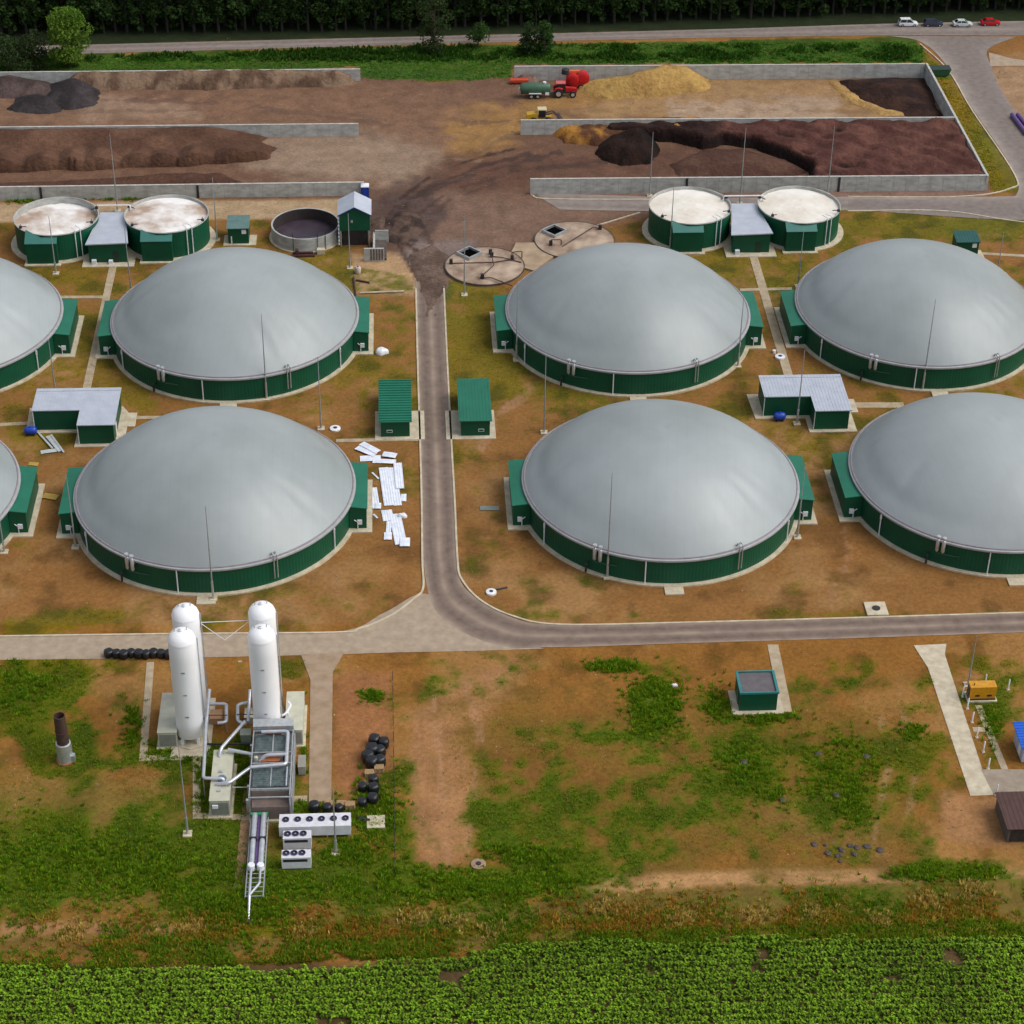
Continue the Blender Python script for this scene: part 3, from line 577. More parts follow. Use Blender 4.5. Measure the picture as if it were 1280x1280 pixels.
def l_shed(u, v, mirror, label):
    t = thing('l_shaped_shed', label, 'shed', u, v, 'pale-roofed L-shaped sheds')
    MB().prism([(-1.2, -.2), (6.8, -.2), (6.8, -4.4), (14.4, -4.4), (14.4, 5), (13.2, 7.2), (-1.6, 7.2)], -.2, .14).build('pad', CONC, t, 0)
    MB().prism([(0.2, .6), (7.6, .6), (7.6, -3.6), (13, -3.6), (13, 6.6), (0.2, 6.6)], .1, 3.5).build('wall', G_WALL, t, 0)
    N = 6; zf = lambda y: 3.62 + (y + 4) * .012
    poly = [(0, .45), (7.45, .45), (7.45, -3.9), (13.3, -3.9), (13.3, 6.9), (0, 6.9)]
    rf = MB().add([(x, y, zf(y)) for x, y in poly] + [(x, y, zf(y) + .14) for x, y in poly], [tuple(range(N))[::-1], tuple(range(N, 2 * N))] + [(k, (k + 1) % N, N + (k + 1) % N, N + k) for k in range(N)])
    for k in range(26):
        x = .25 + k * .51; y0 = .45 if x < 7.45 else -3.9; rf.hexa([(x, y0, zf(y0) + .1), (x + .06, y0, zf(y0) + .1), (x + .06, 6.9, zf(6.9) + .1), (x, 6.9, zf(6.9) + .1), (x, y0, zf(y0) + .17), (x + .06, y0, zf(y0) + .17), (x + .06, 6.9, zf(6.9) + .17), (x, 6.9, zf(6.9) + .17)])
    r = rf.build('roof', W_ROOF, t, 0)
    MB().box(0, 13.32, 6.0, 6.06, 3.9, 3.93).build('ridge_flashing', STEEL, r, 0)
    MB().box(13.003, 13.08, -1.5, -.5, .1, 2.3).build('door', WHITE, t, 0)
    MB().tube([(7.5, -3.68, .2), (7.5, -3.68, 3.5)], .06).build('downpipe', WHITE, t); MB().tube([(.1, .5, .2), (.1, .5, 3.5)], .06).build('downpipe', WHITE, t)
    MB().box(13.9, 15.6, 1.2, 5.2, -.2, .18).build('step', CONC_D if False else CONC, t, 0)
l_shed(-58.6, 280.6, False, 'L-shaped green shed with pale metal roof between the left domes')
l_shed(56.6, 281.3, False, 'L-shaped green shed with pale metal roof between the right domes')
def barrel(px, py, label):
    u, v = PX(px, py); t = thing('blue_tank', label, 'tank', u, v, 'blue tanks beside the L-shaped sheds')
    o = MB(); K = 12; n = 20; prof = [(.02, -1.0), (.35, -.95), (.58, -.75), (.66, -.5), (.66, .5), (.58, .75), (.35, .95), (.02, 1.0)]
    vs = [(z, r * math.cos(2 * PI * j / n), .75 + r * math.sin(2 * PI * j / n)) for r, z in prof for j in range(n)]
    o.add(vs, [(i * n + j, (i + 1) * n + j, (i + 1) * n + (j + 1) % n, i * n + (j + 1) % n) for i in range(7) for j in range(n)]); o.build('shell', BLUE, t, 60)
    MB().lathe([(.2, 1.38), (.2, 1.5)], 12).build('lid', BLUE, t)
    for x in (-.5, .5): MB().box(x - .12, x + .12, -.5, .5, 0, .25).build('cradle', DARK, t, 0)
barrel(39, 543, 'blue horizontal plastic tank at the corner of the left L-shaped shed'); barrel(974, 525, 'blue horizontal plastic tank in front of the right L-shaped shed')
def hut(u, v, w, d, h, label, roofm, pad=True, name='hut'):
    t = thing(name, label, 'hut', u, v)
    if pad: MB().box(-w / 2 - .9, w / 2 + 1.3, -.6, d * .8, -.2, .13).build('pad', CONC, t, 0)
    MB().box(-w / 2, w / 2, 0, d, .1, h).build('wall', G_WALL, t, 0)
    ribroof(MB(), -w / 2 - .2, w / 2 + .2, -.3, d + .2, h, 'y', 8, .03, .35).build('roof', roofm, t, 0)
    MB().box(w / 2 - 1.2, w / 2 - .4, -.08, -.003, h - 1.1, h - .3).build('panel', WHITE, t, 0)
    MB().box(-w / 2 + .5, -w / 2 + .7, -.1, -.003, .2, 1.6).build('pipe', WHITE, t, 0)
hut(-30.1, 342.9, 3.7, 4.2, 3.2, 'small green hut with grey-green roof left of the open concrete pit', mat('grey_green_roofing', (.11, .2, .19), .5))
hut(101.6, 334.2, 4.0, 3.4, 3.2, 'small green hut with teal roof behind the rightmost back dome', mat('deep_teal_roofing', (.008, .09, .08), .5))
# raised house with gable roof
t = thing('raised_house', 'green house on dark legs with white gable roof at the yard corner', 'house', -8.95, 341.3)
z0, z1 = 3.3, 6.5; w = 2.75; d = 5.6
MB().add([(-w, 0, z0), (w, 0, z0), (w, d, z0), (-w, d, z0), (-w, 0, z1), (w, 0, z1), (w, d, z1), (-w, d, z1), (0, 0, z1 + 1.5), (0, d, z1 + 1.5)], [(3, 2, 1, 0), (0, 1, 5, 8, 4), (2, 3, 7, 9, 6), (1, 2, 6, 5), (3, 0, 4, 7), (4, 8, 9, 7), (5, 6, 9, 8)]).build('wall', G_WALL, t, 0)
rf = MB()
for s in (-1, 1): rf.hexa([(0, -.35, z1 + 1.55), (s * 3.05, -.35, z1 - .1), (s * 3.05, d + .35, z1 - .1), (0, d + .35, z1 + 1.55), (0, -.35, z1 + 1.7), (s * 3.05, -.35, z1 + .05), (s * 3.05, d + .35, z1 + .05), (0, d + .35, z1 + 1.7)])
rf.build('roof', W_ROOF, t, 0)
MB().hexa([(-3.06, -.38, z1 - .22), (0, -.38, z1 + 1.43), (0, -.36, z1 + 1.43), (-3.06, -.36, z1 - .22), (-3.06, -.38, z1 - .02), (0, -.38, z1 + 1.62), (0, -.36, z1 + 1.62), (-3.06, -.36, z1 - .02)]).hexa([(3.06, -.38, z1 - .22), (0.001, -.38, z1 + 1.43), (0.001, -.36, z1 + 1.43), (3.06, -.36, z1 - .22), (3.06, -.38, z1 - .02), (0.001, -.38, z1 + 1.62), (0.001, -.36, z1 + 1.62), (3.06, -.36, z1 - .02)]).build('verge_trim', mat('blue_trim', (.01, .03, .2), .4), t, 0)
for sx in (-1, 1):
    for yy in (.15, d - .15): MB().box(sx * 2.55 - .12, sx * 2.55 + .12, yy - .12, yy + .12, 0, z0).build('leg', STEEL, t, 0)
MB().box(-2.3, 2.3, .8, d, 0, z0 - .02).build('hopper', DARK, t, 0)
MB().box(-.7, -.3, -.08, -.003, z0 + 1.6, z0 + 2.1).build('lamp', STEEL, t, 0)
ld = MB()
for k in range(8): ld.box(-3.0, -2.8, -.3 + .0, 1.0, .6 + k * .75, .68 + k * .75)
ld.build('ladder', WHITE, t, 0)
# portable cabin, bunker walls
t = thing('blue_cabin', 'small blue toilet cabin with white roof behind the raised green house', 'cabin', *PX(456.5, 246))
MB().box(-.75, .75, -.65, .65, 0, 2.3).build('wall', mat('blue_cabin_paint', (.01, .05, .3), .4), t, 0)
MB().lathe([(1.12, 2.3), (1.1, 2.45), (.4, 2.75), (.01, 2.78)], 4, a0=PI / 4, a1=2 * PI + PI / 4).build('roof', WHITE, t)
MB().box(-.45, .45, -.7, -.651, .1, 2.1).build('door', BLUE, t, 0)
t = thing('feed_bunker', 'low grey concrete bunker walls right of the raised green house', 'bunker', -7.3, 335.6)
b0 = MB().box(0, 3.6, 0, .35, 0, 2.6).box(1.6, 1.95, .36, 7.6, 0, 2.0).box(1.96, 4.4, 7.3, 7.6, 0, 2.4)
b0.build('wall', CONC_G, t, 0)
MB().box(1.96, 4.0, .4, 7.2, 0, .5).build('residue', CONC_D, t, 0)
bw = MB()
for k in range(5): bw.box(1.1 + k * .5, 1.4 + k * .5, -.06, -.003, .3, 2.5)
bw.build('boards', mat('stained_boards', (.15, .12, .11), .8, (.1, .07, .065), 2), t, 0)
t = thing('white_drum', 'small white drum standing on the sandy ground by the raised green house', 'drum', *PX(447.5, 341)); MB().lathe([(.5, 0), (.55, .1), (.55, 1.0), (.4, 1.2), (.01, 1.25)], 20).build('shell', mat('pinkish_plastic', (.6, .5, .48), .5), t); MB().lathe([(.15, 1.22), (.15, 1.32)], 10).build('cap', DARK, t)
for a, b, c, d_, lab in ((442, 346, 445, 372, 'rusty red pipe running forward from the raised house'), (445, 350, 462, 353, 'rusty red pipe lying across the sandy ground'), (450, 366, 505, 364, 'long whitish pipe bundle lying on the sandy ground')):
    p, q = PX(a, b, .2), PX(c, d_, .2); tag(place(MB().tube([(*p, .2), (*q, .2)], .16).build('pipe', RUST if 'red' in lab else CONC), 0, 0), lab, 'pipe')
# substation
t = thing('substation', 'small green substation with dark sunken flat roof on its own concrete pad', 'substation', 45.3, 209.9)
MB().box(-3.4, 3.4, -.7, 4.2, -.2, .12).build('pad', CONC, t, 0)
MB().box(-2.45, 2.45, 0, 4.4, .1, 2.95).build('wall', G_WALL, t, 0)
pr = MB(); pr.box(-2.6, -2.25, -.1, 4.5, 2.95, 3.25).box(2.25, 2.6, -.1, 4.5, 2.95, 3.25).box(-2.249, 2.249, -.1, .1, 2.95, 3.25).box(-2.249, 2.249, 4.3, 4.5, 2.95, 3.25); pr.build('parapet', mat('teal_trim', (.03, .2, .2), .5), t, 0)
MB().box(-2.24, 2.24, .11, 4.29, 2.9, 3.02).build('roof', mat('roofing_felt', (.13, .12, .13), .9, (.1, .09, .1), 1), t, 0)
MB().box(-2.53, -2.453, 1.4, 2.4, .15, 2.2).build('door', GREENP, t, 0)
# ---------------------------------------------------------------- cryogenic tanks and their plant
def cryo(u, v, h, label):
    t = thing('cryogenic_tank', label, 'storage tank', u, v, 'tall white cryogenic tanks')
    R = 1.72
    MB().lathe([(2.1, -.2), (2.1, .25)], 8).build('plinth', CONC, t, 0)
    for a in (.78, 2.35, 3.93, 5.5): MB().box(1.4 * math.cos(a) - .18, 1.4 * math.cos(a) + .18, 1.4 * math.sin(a) - .18, 1.4 * math.sin(a) + .18, .2, 1.2).build('leg', WHITE, t, 0)
    prof = [(.3, .75), (1.1, .95), (R, 1.5)]
    prof += [(R, 1.5 + (h - 3) * k / 6) for k in range(1, 7)]
    prof += [(R - .03, h - 1.42), (R + .04, h - 1.38), (1.6, h - .9), (1.3, h - .5), (.8, h - .2), (.35, h - .08)]
    MB().lathe(prof, 48).build('shell', TANKW, t, 50)
    MB().lathe([(.32, h - .1), (.32, h + .12), (.2, h + .18), (.2, h + .3), (.02, h + .32)], 14).build('cap', WHITE, t)
    MB().tube([(.7, .2, h - .3), (.7, .2, h + .35)], .06).tube([(-.8, .1, h - .3), (-.8, .1, h + .1)], .08).build('vent', STEEL, t)
    lg = MB().lathe([(R + .005, .8), (R + .005, .82)], 4)
    MB().tube([(1.85, .4, .6), (1.85, .4, h - 1.6)], .07).build('pipe', STEEL, t)
    for k in range(3):
        z = 5.2 + k * 3.6; MB().box(-.22, .22, -R - .04, -R + .06, z, z + .22).build('nameplate', STEEL, t, 0)
    return t
c1 = cryo(-28.6, 206.8, 18.0, 'tall white cryogenic tank at the front of the left pair')
cryo(*PX(230.5, 757, 18), 18.0, 'tall white cryogenic tank at the back of the left pair')
cryo(*PX(326, 784, 18), 18.0, 'tall white cryogenic tank at the front of the right pair, behind the steel skid')
cryo(*PX(326.5, 754.5, 18), 18.0, 'tall white cryogenic tank at the back of the right pair')
tag(place(MB().tube([(-26.6, 211.6, 15.4), (-20.7, 211.8, 15.4)], .05).tube([(-26.6, 211.5, 15.3), (-23.6, 209.8, 13.9), (-20.7, 211.6, 15.3)], .04).build('tie_cable', WHITE), 0, 0), 'thin white cables strung between the two pairs of white tanks', 'cable')
slab('pavement', [(-31, 203.5), (-26, 203.5), (-26, 215), (-31, 215)], .1, CONC)
def cabinet(u, v, w, d, h, label, name='cabinet'):
    t = thing(name, label, 'cabinet', u, v)
    MB().box(-w / 2 - .3, w / 2 + .3, -.3, d + .3, -.2, .15).build('base', CONC, t, 0)
    MB().box(-w / 2, w / 2, 0, d, .15, h).build('body', BEIGE, t, 0)
    MB().box(-w / 2 - .06, w / 2 + .06, -.06, d + .06, h, h + .1).build('roof', BEIGE, t, 0)
    MB().box(-w / 2 + .15, w / 2 - .15, -.04, -.003, .4, h - .3).build('grille', mat('grille_grey', (.22, .23, .2), .6), t, 0)
    return t
cabinet(-31.4, 205.3, 2.4, 7.8, 2.6, 'long beige cabinet left of the left pair of white tanks'); cabinet(-15.3, 205.2, 2.2, 7.6, 2.6, 'long beige cabinet right of the right pair of white tanks')
t = thing('dish', 'curled white bracket standing on the right beige cabinet', 'bracket', -16.2, 208.5, z=2.7); MB().tube(bend([(-.8, -.9, .3), (-.2, -.7, .5), (.5, .4, 1.0), (.1, .9, 1.1)], .4), .16).build('arm', WHITE, t); MB().box(-.2, .2, -.6, -.2, 0, .5).build('foot', WHITE, t, 0)
t = cabinet(-23.95, 192.3, 2.4, 9.3, 2.65, 'long beige equipment container with silver pipes entering its roof', 'container')
MB().box(-.9, -.2, -.25, -.06, 1.6, 2.1).build('air_unit', WHITE, t, 0)
MB().lathe([(.55, 2.76), (.6, 2.95), (.5, 3.1), (.05, 3.2)], 20, (.1, 3.8)).build('roof_fan', mat('blue_grey_metal', (.12, .18, .28), .4), t)
for y in (1.5, 2.6, 5, 8.5): MB().box(-.3, .1, y, y + .35, 2.76, 2.95).build('roof_hatch', STEEL, t, 0)
# skid
t = thing('process_skid', 'long steel process skid with glazed louvres and silver pipe loops on top', 'process skid', -17.7, 191.4)
SH_ = 3.5
MB().box(-2.7, 2.6, -.3, 13.7, -.2, .2).build('base', CONC, t, 0)
MB().box(-2.35, 2.3, 1.6, 12.3, .2, SH_).build('housing', mat('skid_grey', (.2, .21, .2), .5, (.12, .12, .12), 1.2), t, 0)
fr = MB()
for x in (-2.5, 2.45):
    for y in (0, 1.5, 4.1, 6.2, 8.2, 10.2, 12.3): fr.box(x - .09, x + .09, y - .09, y + .09, .2, 4.0)
    fr.box(x - .07, x + .07, .1, 12.2, 4.0, 4.14)
for y in (0, 1.5, 6.2, 8.2, 12.3): fr.box(-2.42, 2.37, y - .07, y + .07, 3.84, 3.98)
fr.build('frame', STEEL, t, 0)
LOUV = mat('louvre_panel', (.12, .16, .16), .3, (.05, .075, .08), 1.6)
for y0, y1 in ((2.2, 6.0), (8.4, 11.8)):
    for x0, x1 in ((-2.2, -.12), (.12, 2.15)):
        l = MB().box(x0, x1, y0, y1, SH_ + .003, SH_ + .2).build('louvre', LOUV, t, 0)
        g = MB()
        for k in range(11): yy = y0 + .2 + k * (y1 - y0 - .4) / 10; g.box(x0 + .1, x1 - .1, yy - .03, yy + .03, SH_ + .201, SH_ + .235)
        g.build('slat', LOUV, l, 0)
    MB().box(-.08, .08, y0, y1, SH_ + .003, SH_ + .3).build('gutter', STEEL, t, 0)
MB().box(-1.3, 1.0, 6.5, 7.7, SH_ + .003, SH_ + .45).build('header', ORANGE, t, 0); MB().box(-.9, 1.0, 11.95, 12.25, SH_ + .003, SH_ + .5).build('header', ORANGE, t, 0)
for x in (-2.0, 1.6): MB().lathe([(.25, SH_), (.25, SH_ + .6), (.1, SH_ + .7)], 14, (x, 7.2)).build('vent', RUST if x > 0 else BEIGE, t)
MB().box(-2.3, 2.25, .1, 1.5, .2, 2.2).box(-2.3, 2.25, 1.5, 1.6, .2, 3.4).build('deck', mat('reddish_deck', (.2, .14, .12), .6, (.13, .11, .1), 1), t, 0)
MB().hexa([(-2.6, 12.5, .2), (2.5, 12.5, .2), (2.5, 13.55, .2), (-2.6, 13.55, .2), (-2.6, 12.5, 4.5), (2.5, 12.5, 4.5), (2.5, 13.55, 4.9), (-2.6, 13.55, 4.9)]).build('end_hood', STEEL, t, 0)
MB().box(2.55, 2.7, .2, 12.2, .6, 3.6).build('side_panel', mat('side_panel_grey', (.3, .32, .33), .5), t, 0)
for p in ([(-1.5, 11.6, 4.4), (1.85, 11.6, 4.4), (1.85, 5.4, 4.4), (-2.5, 5.0, 4.4)], [(1.85, 7.2, 4.42), (-.8, 7.2, 4.4), (-1.5, 6.9, 3.6)]): MB().tube(bend(p, .5), .24, 12).build('pipe_loop', SILVER, t)
MB().tube([(1.95, 5.2, 4.1), (1.95, 1.8, 4.1)], .1).build('pipe', SILVER, t)
for y in (.9, 3.4, 5.2, 9.0, 11): MB().box(-3.0, -2.6, y, y + .4, .6, 2.6).build('valve_box', RUST if y == 5.2 else STEEL, t, 0)
def run(name, label, pts, r=.22, m=SILVER, b=.5):
    p = [(*PX(x, y, h), h) for x, y, h in pts]; u0, v0 = p[0][0], p[0][1]
    t = thing(name, label, 'pipe', u0, v0); o = MB().tube(bend([(a - u0, b_ - v0, c) for a, b_, c in p], b), r, 12).build('pipe_run', m, t)
    d = MB()
    for a, b_, c in p[1:-1]: d.box(a - u0 - .06, a - u0 + .06, b_ - v0 - .06, b_ - v0 + .06, 0, max(c - .2, .1))
    if len(p) > 2: d.build('support', STEEL, t, 0)
    return t
run('silver_pipe', 'long silver pipe running down from the left white tanks to the beige container', [(262, 862, 5), (258, 905, 3.4), (254, 973, 3.2), (279, 973, 3.2), (280, 978, 2.7)])
run('silver_pipe', 'slanting silver pipe from the right tanks to the back of the beige container', [(306, 902, 3.4), (276, 936, 3.4), (274, 946, 2.7)])
run('silver_pipe', 'short silver pipe from the back of the container across to the skid', [(285, 937, 3.3), (316, 943, 3.1)], .24)
run('silver_pipe', 'slanting silver pipe from the front of the container up to the skid', [(271, 980, 2.9), (286, 979, 3.2), (315, 958, 3.1)], .24)
run('silver_pipe', 'vertical silver pipe standing against the left side of the right tanks', [(312.5, 862, 4.8), (310, 902, 2.4)], .2)
run('pipe_loop', 'U-shaped silver pipe loop beside the left white tanks', [(262, 880, 1.6), (283, 880, 1.6), (283, 903, 1.6), (272, 904, 1.6)], .24)
run('pipe_loop', 'U-shaped silver pipe loop beside the right white tanks', [(310, 878, 1.6), (297, 881, 1.6), (297, 902, 1.6), (308, 905, 1.6)], .24)
run('red_pipe', 'thin red pipe across the orange crate beside the left tanks', [(256, 894, 1.9), (284, 894, 1.9)], .06, RUST); run('red_pipe', 'thin red pipe beside the right tanks', [(296, 893, 1.9), (318, 893, 1.9)], .06, RUST)
run('black_hose', 'black hose looped round the foot of the left front white tank', [(223, 897, 2.6), (229, 904, 2.6), (238, 905, 2.6), (248, 899, 2.6), (256, 898, 2.6)], .07, DARK, 1)
run('cable_tray', 'dark cable tray between the left tanks and the skid', [(258, 930, .5), (318, 930, .5)], .14, DARK); run('thin_pipe', 'thin pale pipe from the container to the skid', [(290, 984, 1.5), (318, 984, 1.5)], .05, WHITE)
def box_thing(name, label, cat, px, py, w, d, h, m, extra=None):
    u, v = PX(px, py); t = thing(name, label, cat, u, v); MB().box(-w / 2, w / 2, -d / 2, d / 2, .12, h).build('body', m, t, 0)
    MB().box(-w / 2 - .05, w / 2 + .05, -d / 2 - .05, d / 2 + .05, h, h + .06).build('lid', m if not extra else extra, t, 0)
    MB().box(-w / 2 + .1, w / 2 - .1, -d / 2 + .1, d / 2 - .1, 0, .12).build('base', CONC, t, 0); return t
box_thing('pump_box', 'orange equipment crate inside the pipe loop by the left tanks', 'crate', 271, 901, 1.5, 1.8, 1.1, mat('tan_box', (.45, .26, .14), .6)); box_thing('pump_box', 'beige equipment box inside the pipe loop by the right tanks', 'crate', 312, 900, 1.1, 1.9, 1.2, BEIGE)
box_thing('control_cabinet', 'small grey-green cabinet between the right tanks and the container', 'cabinet', 308, 927, 1.3, 1.2, 1.6, mat('grey_green', (.3, .34, .27), .6)); box_thing('control_cabinet', 'low grey cabinet right of the process skid', 'cabinet', 378, 962, .9, 2.2, 1.4, mat('grey_box', (.3, .29, .26), .6))
box_thing('control_cabinet', 'grey valve cabinet at the foot of the left tanks', 'cabinet', 254, 912, .9, 1.6, 2, STEEL); box_thing('control_cabinet', 'pale valve cabinet at the foot of the left front tank', 'cabinet', 218, 930, 3.0, .8, .9, STEEL)
# pipe rack
t = thing('pipe_rack', 'twin silver pipes on a ladder rack running forward from the skid into the ground', 'pipe rack', -19.0, 191.0)
fr = MB(); x0, x1 = -1.1, 1.0; L = -13.5
lean = lambda y: y * .03
for x in (x0, x1): fr.hexa([(x - .06, L, .9), (x + .06, L, .9), (x + .06, 0, .9), (x - .06, 0, .9), (x - .06, L, 1.05), (x + .06, L, 1.05), (x + .06, 0, 1.05), (x - .06, 0, 1.05)])
for k in range(19): y = -k * .74; fr.box(x0 + .061, x1 - .061, y - .05, y + .05, .92, 1.0)
for k in range(5):
    for x in (x0, x1): fr.box(x - .08, x + .08, -.3 - k * 3.2 - .08, -.3 - k * 3.2 + .08, 0, .9)
fr.build('frame', STEEL, t, 0)
for x in (-.6, .5): MB().tube([(x, .1, 1.42), (x, -8.6, 1.42)], .34, 16).build('insulated_pipe', SILVER, t); MB().lathe([(.44, 1.0), (.44, 1.75), (.35, 1.85)], 20, (x, -8.9)).build('flange', WHITE, t); MB().box(x - .45, x + .45, -4.4, -4.2, 1.0, 1.85).build('clamp', DARK, t, 0)
MB().box(-.2, .1, -8.5, -.1, 1.01, 1.3).build('tray', PURPLE, t, 0)
MB().box(-1.1, 1.0, -.1, .3, 1.0, 1.6).build('manifold', mat('green_valve', (.03, .3, .14), .5), t, 0)
for x in (-.6, .5): MB().tube([(x, -9.2, 1.3), (x, -11.2, 1.3)], .15).build('pipe', SILVER, t)
MB().tube(bend([(-.6, -11, 1.3), (-.6, -13.3, 1.2), (-.6, -16.3, .2)], .4), .17).build('outlet_pipe', SILVER, t); MB().tube(bend([(.5, -11, 1.3), (.5, -11.6, 1.3), (-.55, -13.3, 1.2)], .3), .15).build('branch_pipe', SILVER, t)
MB().box(-.95, -.1, -16.9, -16.1, -.1, .3).build('inlet_box', RUST, t, 0)
def chiller(u, v, w, d, h, n, label, front=True):
    t = thing('chiller', label, 'chiller', u, v, 'white chillers with roof fans')
    MB().box(-w / 2, w / 2, 0, d, .5 if n == 6 else .15, h).build('casing', mat('chiller_white', (.7, .71, .76), .4), t, 0)
    if n == 6:
        for x in (-w / 2 + .3, -w / 6, w / 6, w / 2 - .3): MB().box(x - .08, x + .08, .1, .3, 0, .5).build('leg', STEEL, t, 0)
    for k in range(n):
        x = (-w / 2 + w * (k + .55) / n) if n == 6 else (-w / 2 + .55 + k * .95)
        f = MB().lathe([(.42, h), (.42, h + .16), (.34, h + .16), (.34, h + .03)], 20, (x, d * .55), top=False).build('fan', FANP, t)
        MB().lathe([(.34, h + .004), (.34, h + .03)], 20, (x, d * .55)).build('fan_grille', DARK, f, 0)
        MB().lathe([(.1, h + .05), (.09, h + .12)], 8, (x, d * .55)).build('hub', STEEL, f)
    if n == 3: MB().box(-w / 2 + .2, w / 2 - .4, -.04, -.003, h - .65, h - .25).build('grille', DARK, t, 0)
chiller(-12.2, 188.1, 8.7, 2.3, 2.0, 6, 'long white chiller with six roof fans'); chiller(-14.3, 186.2, 3.4, 1.4, 1.9, 3, 'short white chiller with three fans, just in front of the long one'); chiller(-14.3, 182.9, 3.5, 1.4, 1.9, 3, 'short white chiller with three fans, nearest the crop field')
# flare stack
t = thing('flare_stack', 'short flare stack with black top and grey foot standing alone in the weeds', 'flare stack', *PX(82, 950))
MB().lathe([(1.2, -.1), (1.2, .15)], 20).build('base', mat('rust_stain', (.3, .12, .06), .9), t, 0)
MB().lathe([(1.0, .1), (.95, 2.9), (.75, 3.0)], 28).build('shell', STEEL, t); MB().lathe([(.78, 2.9), (.72, 7.4), (.62, 7.4), (.62, 6.2)], 28, top=False).build('burner', mat('sooty_steel', (.03, .022, .02), .7, (.08, .04, .03), 1.5), t)
for z in (3.6, 4.8): MB().lathe([(.76, z), (.82, z), (.82, z + .12), (.76, z + .12)], 28, top=False).build('band', RUST, t)
MB().box(.7, 1.3, -.6, .1, .1, 1.1).build('gas_train', STEEL, t, 0)
# ---------------------------------------------------------------- generator, kiosk, brown hut, posts
t = thing('generator', 'yellow generator set on a concrete slab beside the right driveway', 'generator', 75.4, 210.9)
MB().box(-2.0, 2.0, -.3, 1.9, -.1, .2).build('base', CONC, t, 0)
MB().box(-1.75, 1.75, 0, 1.45, .45, 2.35).build('canopy', YEL, t, 0); MB().box(-1.8, 1.8, -.05, 1.5, .2, .45).build('skid', DARK, t, 0)
for x in (-.7, .9): MB().box(x - .3, x + .3, -.03, -.003, .8, 1.1).build('vent', DARK, t, 0)
MB().box(-1.79, -1.753, .2, 1.3, .7, 2.0).build('radiator_grille', DARK, t, 0); MB().tube([(-1.2, .5, 2.3), (-1.2, .5, 2.7)], .07).build('exhaust', DARK, t)
t = thing('kiosk', 'white kiosk with bright blue roof at the right photo edge', 'kiosk', 80.2, 198.6)
MB().box(-2.6, 2.6, 0, 4.2, .1, 2.6).build('wall', mat('kiosk_wall', (.45, .48, .55), .5), t, 0)
ribroof(MB(), -3.0, 3.0, -.3, 4.6, 2.6, 'x', 10, .05, .3).build('roof', BLUER, t, 0); MB().box(-2.62, -2.603, 1, 2, .2, 2.2).build('door', WHITE, t, 0); MB().box(-1.6, .3, -.04, -.003, .9, 1.9).build('window', GLASS, t, 0)
t = thing('brown_hut', 'low hut with flat dark brown roof below the grey paving', 'hut', 75.9, 184.3)
MB().box(-3.7, 4, 0, 6, 0, 2.3).build('wall', mat('hut_wall', (.1, .09, .08), .7), t, 0); ribroof(MB(), -4.0, 4.3, -.3, 6.3, 2.3, 'y', 14, .03, .1).build('roof', BROWNR, t, 0); MB().box(-3.4, 3.6, -.06, -.003, .2, 2.0).build('grille', DARK, t, 0)
posts = [(1203, 871, 'first white fence post beside the right driveway, next to the mast foot'), (1209, 886, 'white fence post left of the yellow generator front'), (1215, 903, 'white fence post above the little cross path'), (1221, 922, 'white fence post below the little cross path'), (1229, 940, 'white fence post midway between cross path and paving'), (1235, 961, 'white fence post at the corner of the grey paving'), (1245, 994, 'white fence post at the back corner of the brown hut'), (1253, 1014, 'white fence post at the left side of the brown hut'), (1260, 1035, 'white fence post at the front corner of the brown hut'), (1260, 862, 'white fence post alone right of the yellow generator'), (1231, 856, 'white fence post just behind the yellow generator')]
t0 = None
for x, y, lab in posts:
    u, v = PX(x, y)
    if t0 is None:
        t0 = thing('fence_post', lab, 'post', u, v, 'white fence posts on the right'); MB().lathe([(.1, 0), (.1, 1.75), (.02, 1.85)], 10).build('shaft', WHITE, t0); MB().box(-.2, .2, -.2, .2, -.1, .08).build('foot', CONC, t0, 0)
    else: dup(t0, u, v, lab)
wt = thing('wire_fence', 'thin dark wire fence running towards the field right of the black bundles', 'fence', *PX(491, 850))
u1, v1 = PX(494, 1096); u0, v0 = PX(491, 850); du, dv = u1 - u0, v1 - v0; n = 13
w_ = MB()
for k in range(n): MB().tube([(du * k / (n - 1), dv * k / (n - 1), 0), (du * k / (n - 1), dv * k / (n - 1), 1.6)], .05, 6).build('post', DARK, wt)
for z in (.3, .65, 1.0, 1.3, 1.55): w_.tube([(0, 0, z), (du, dv, z)], .015, 4)
w_.build('wire', DARK, wt)
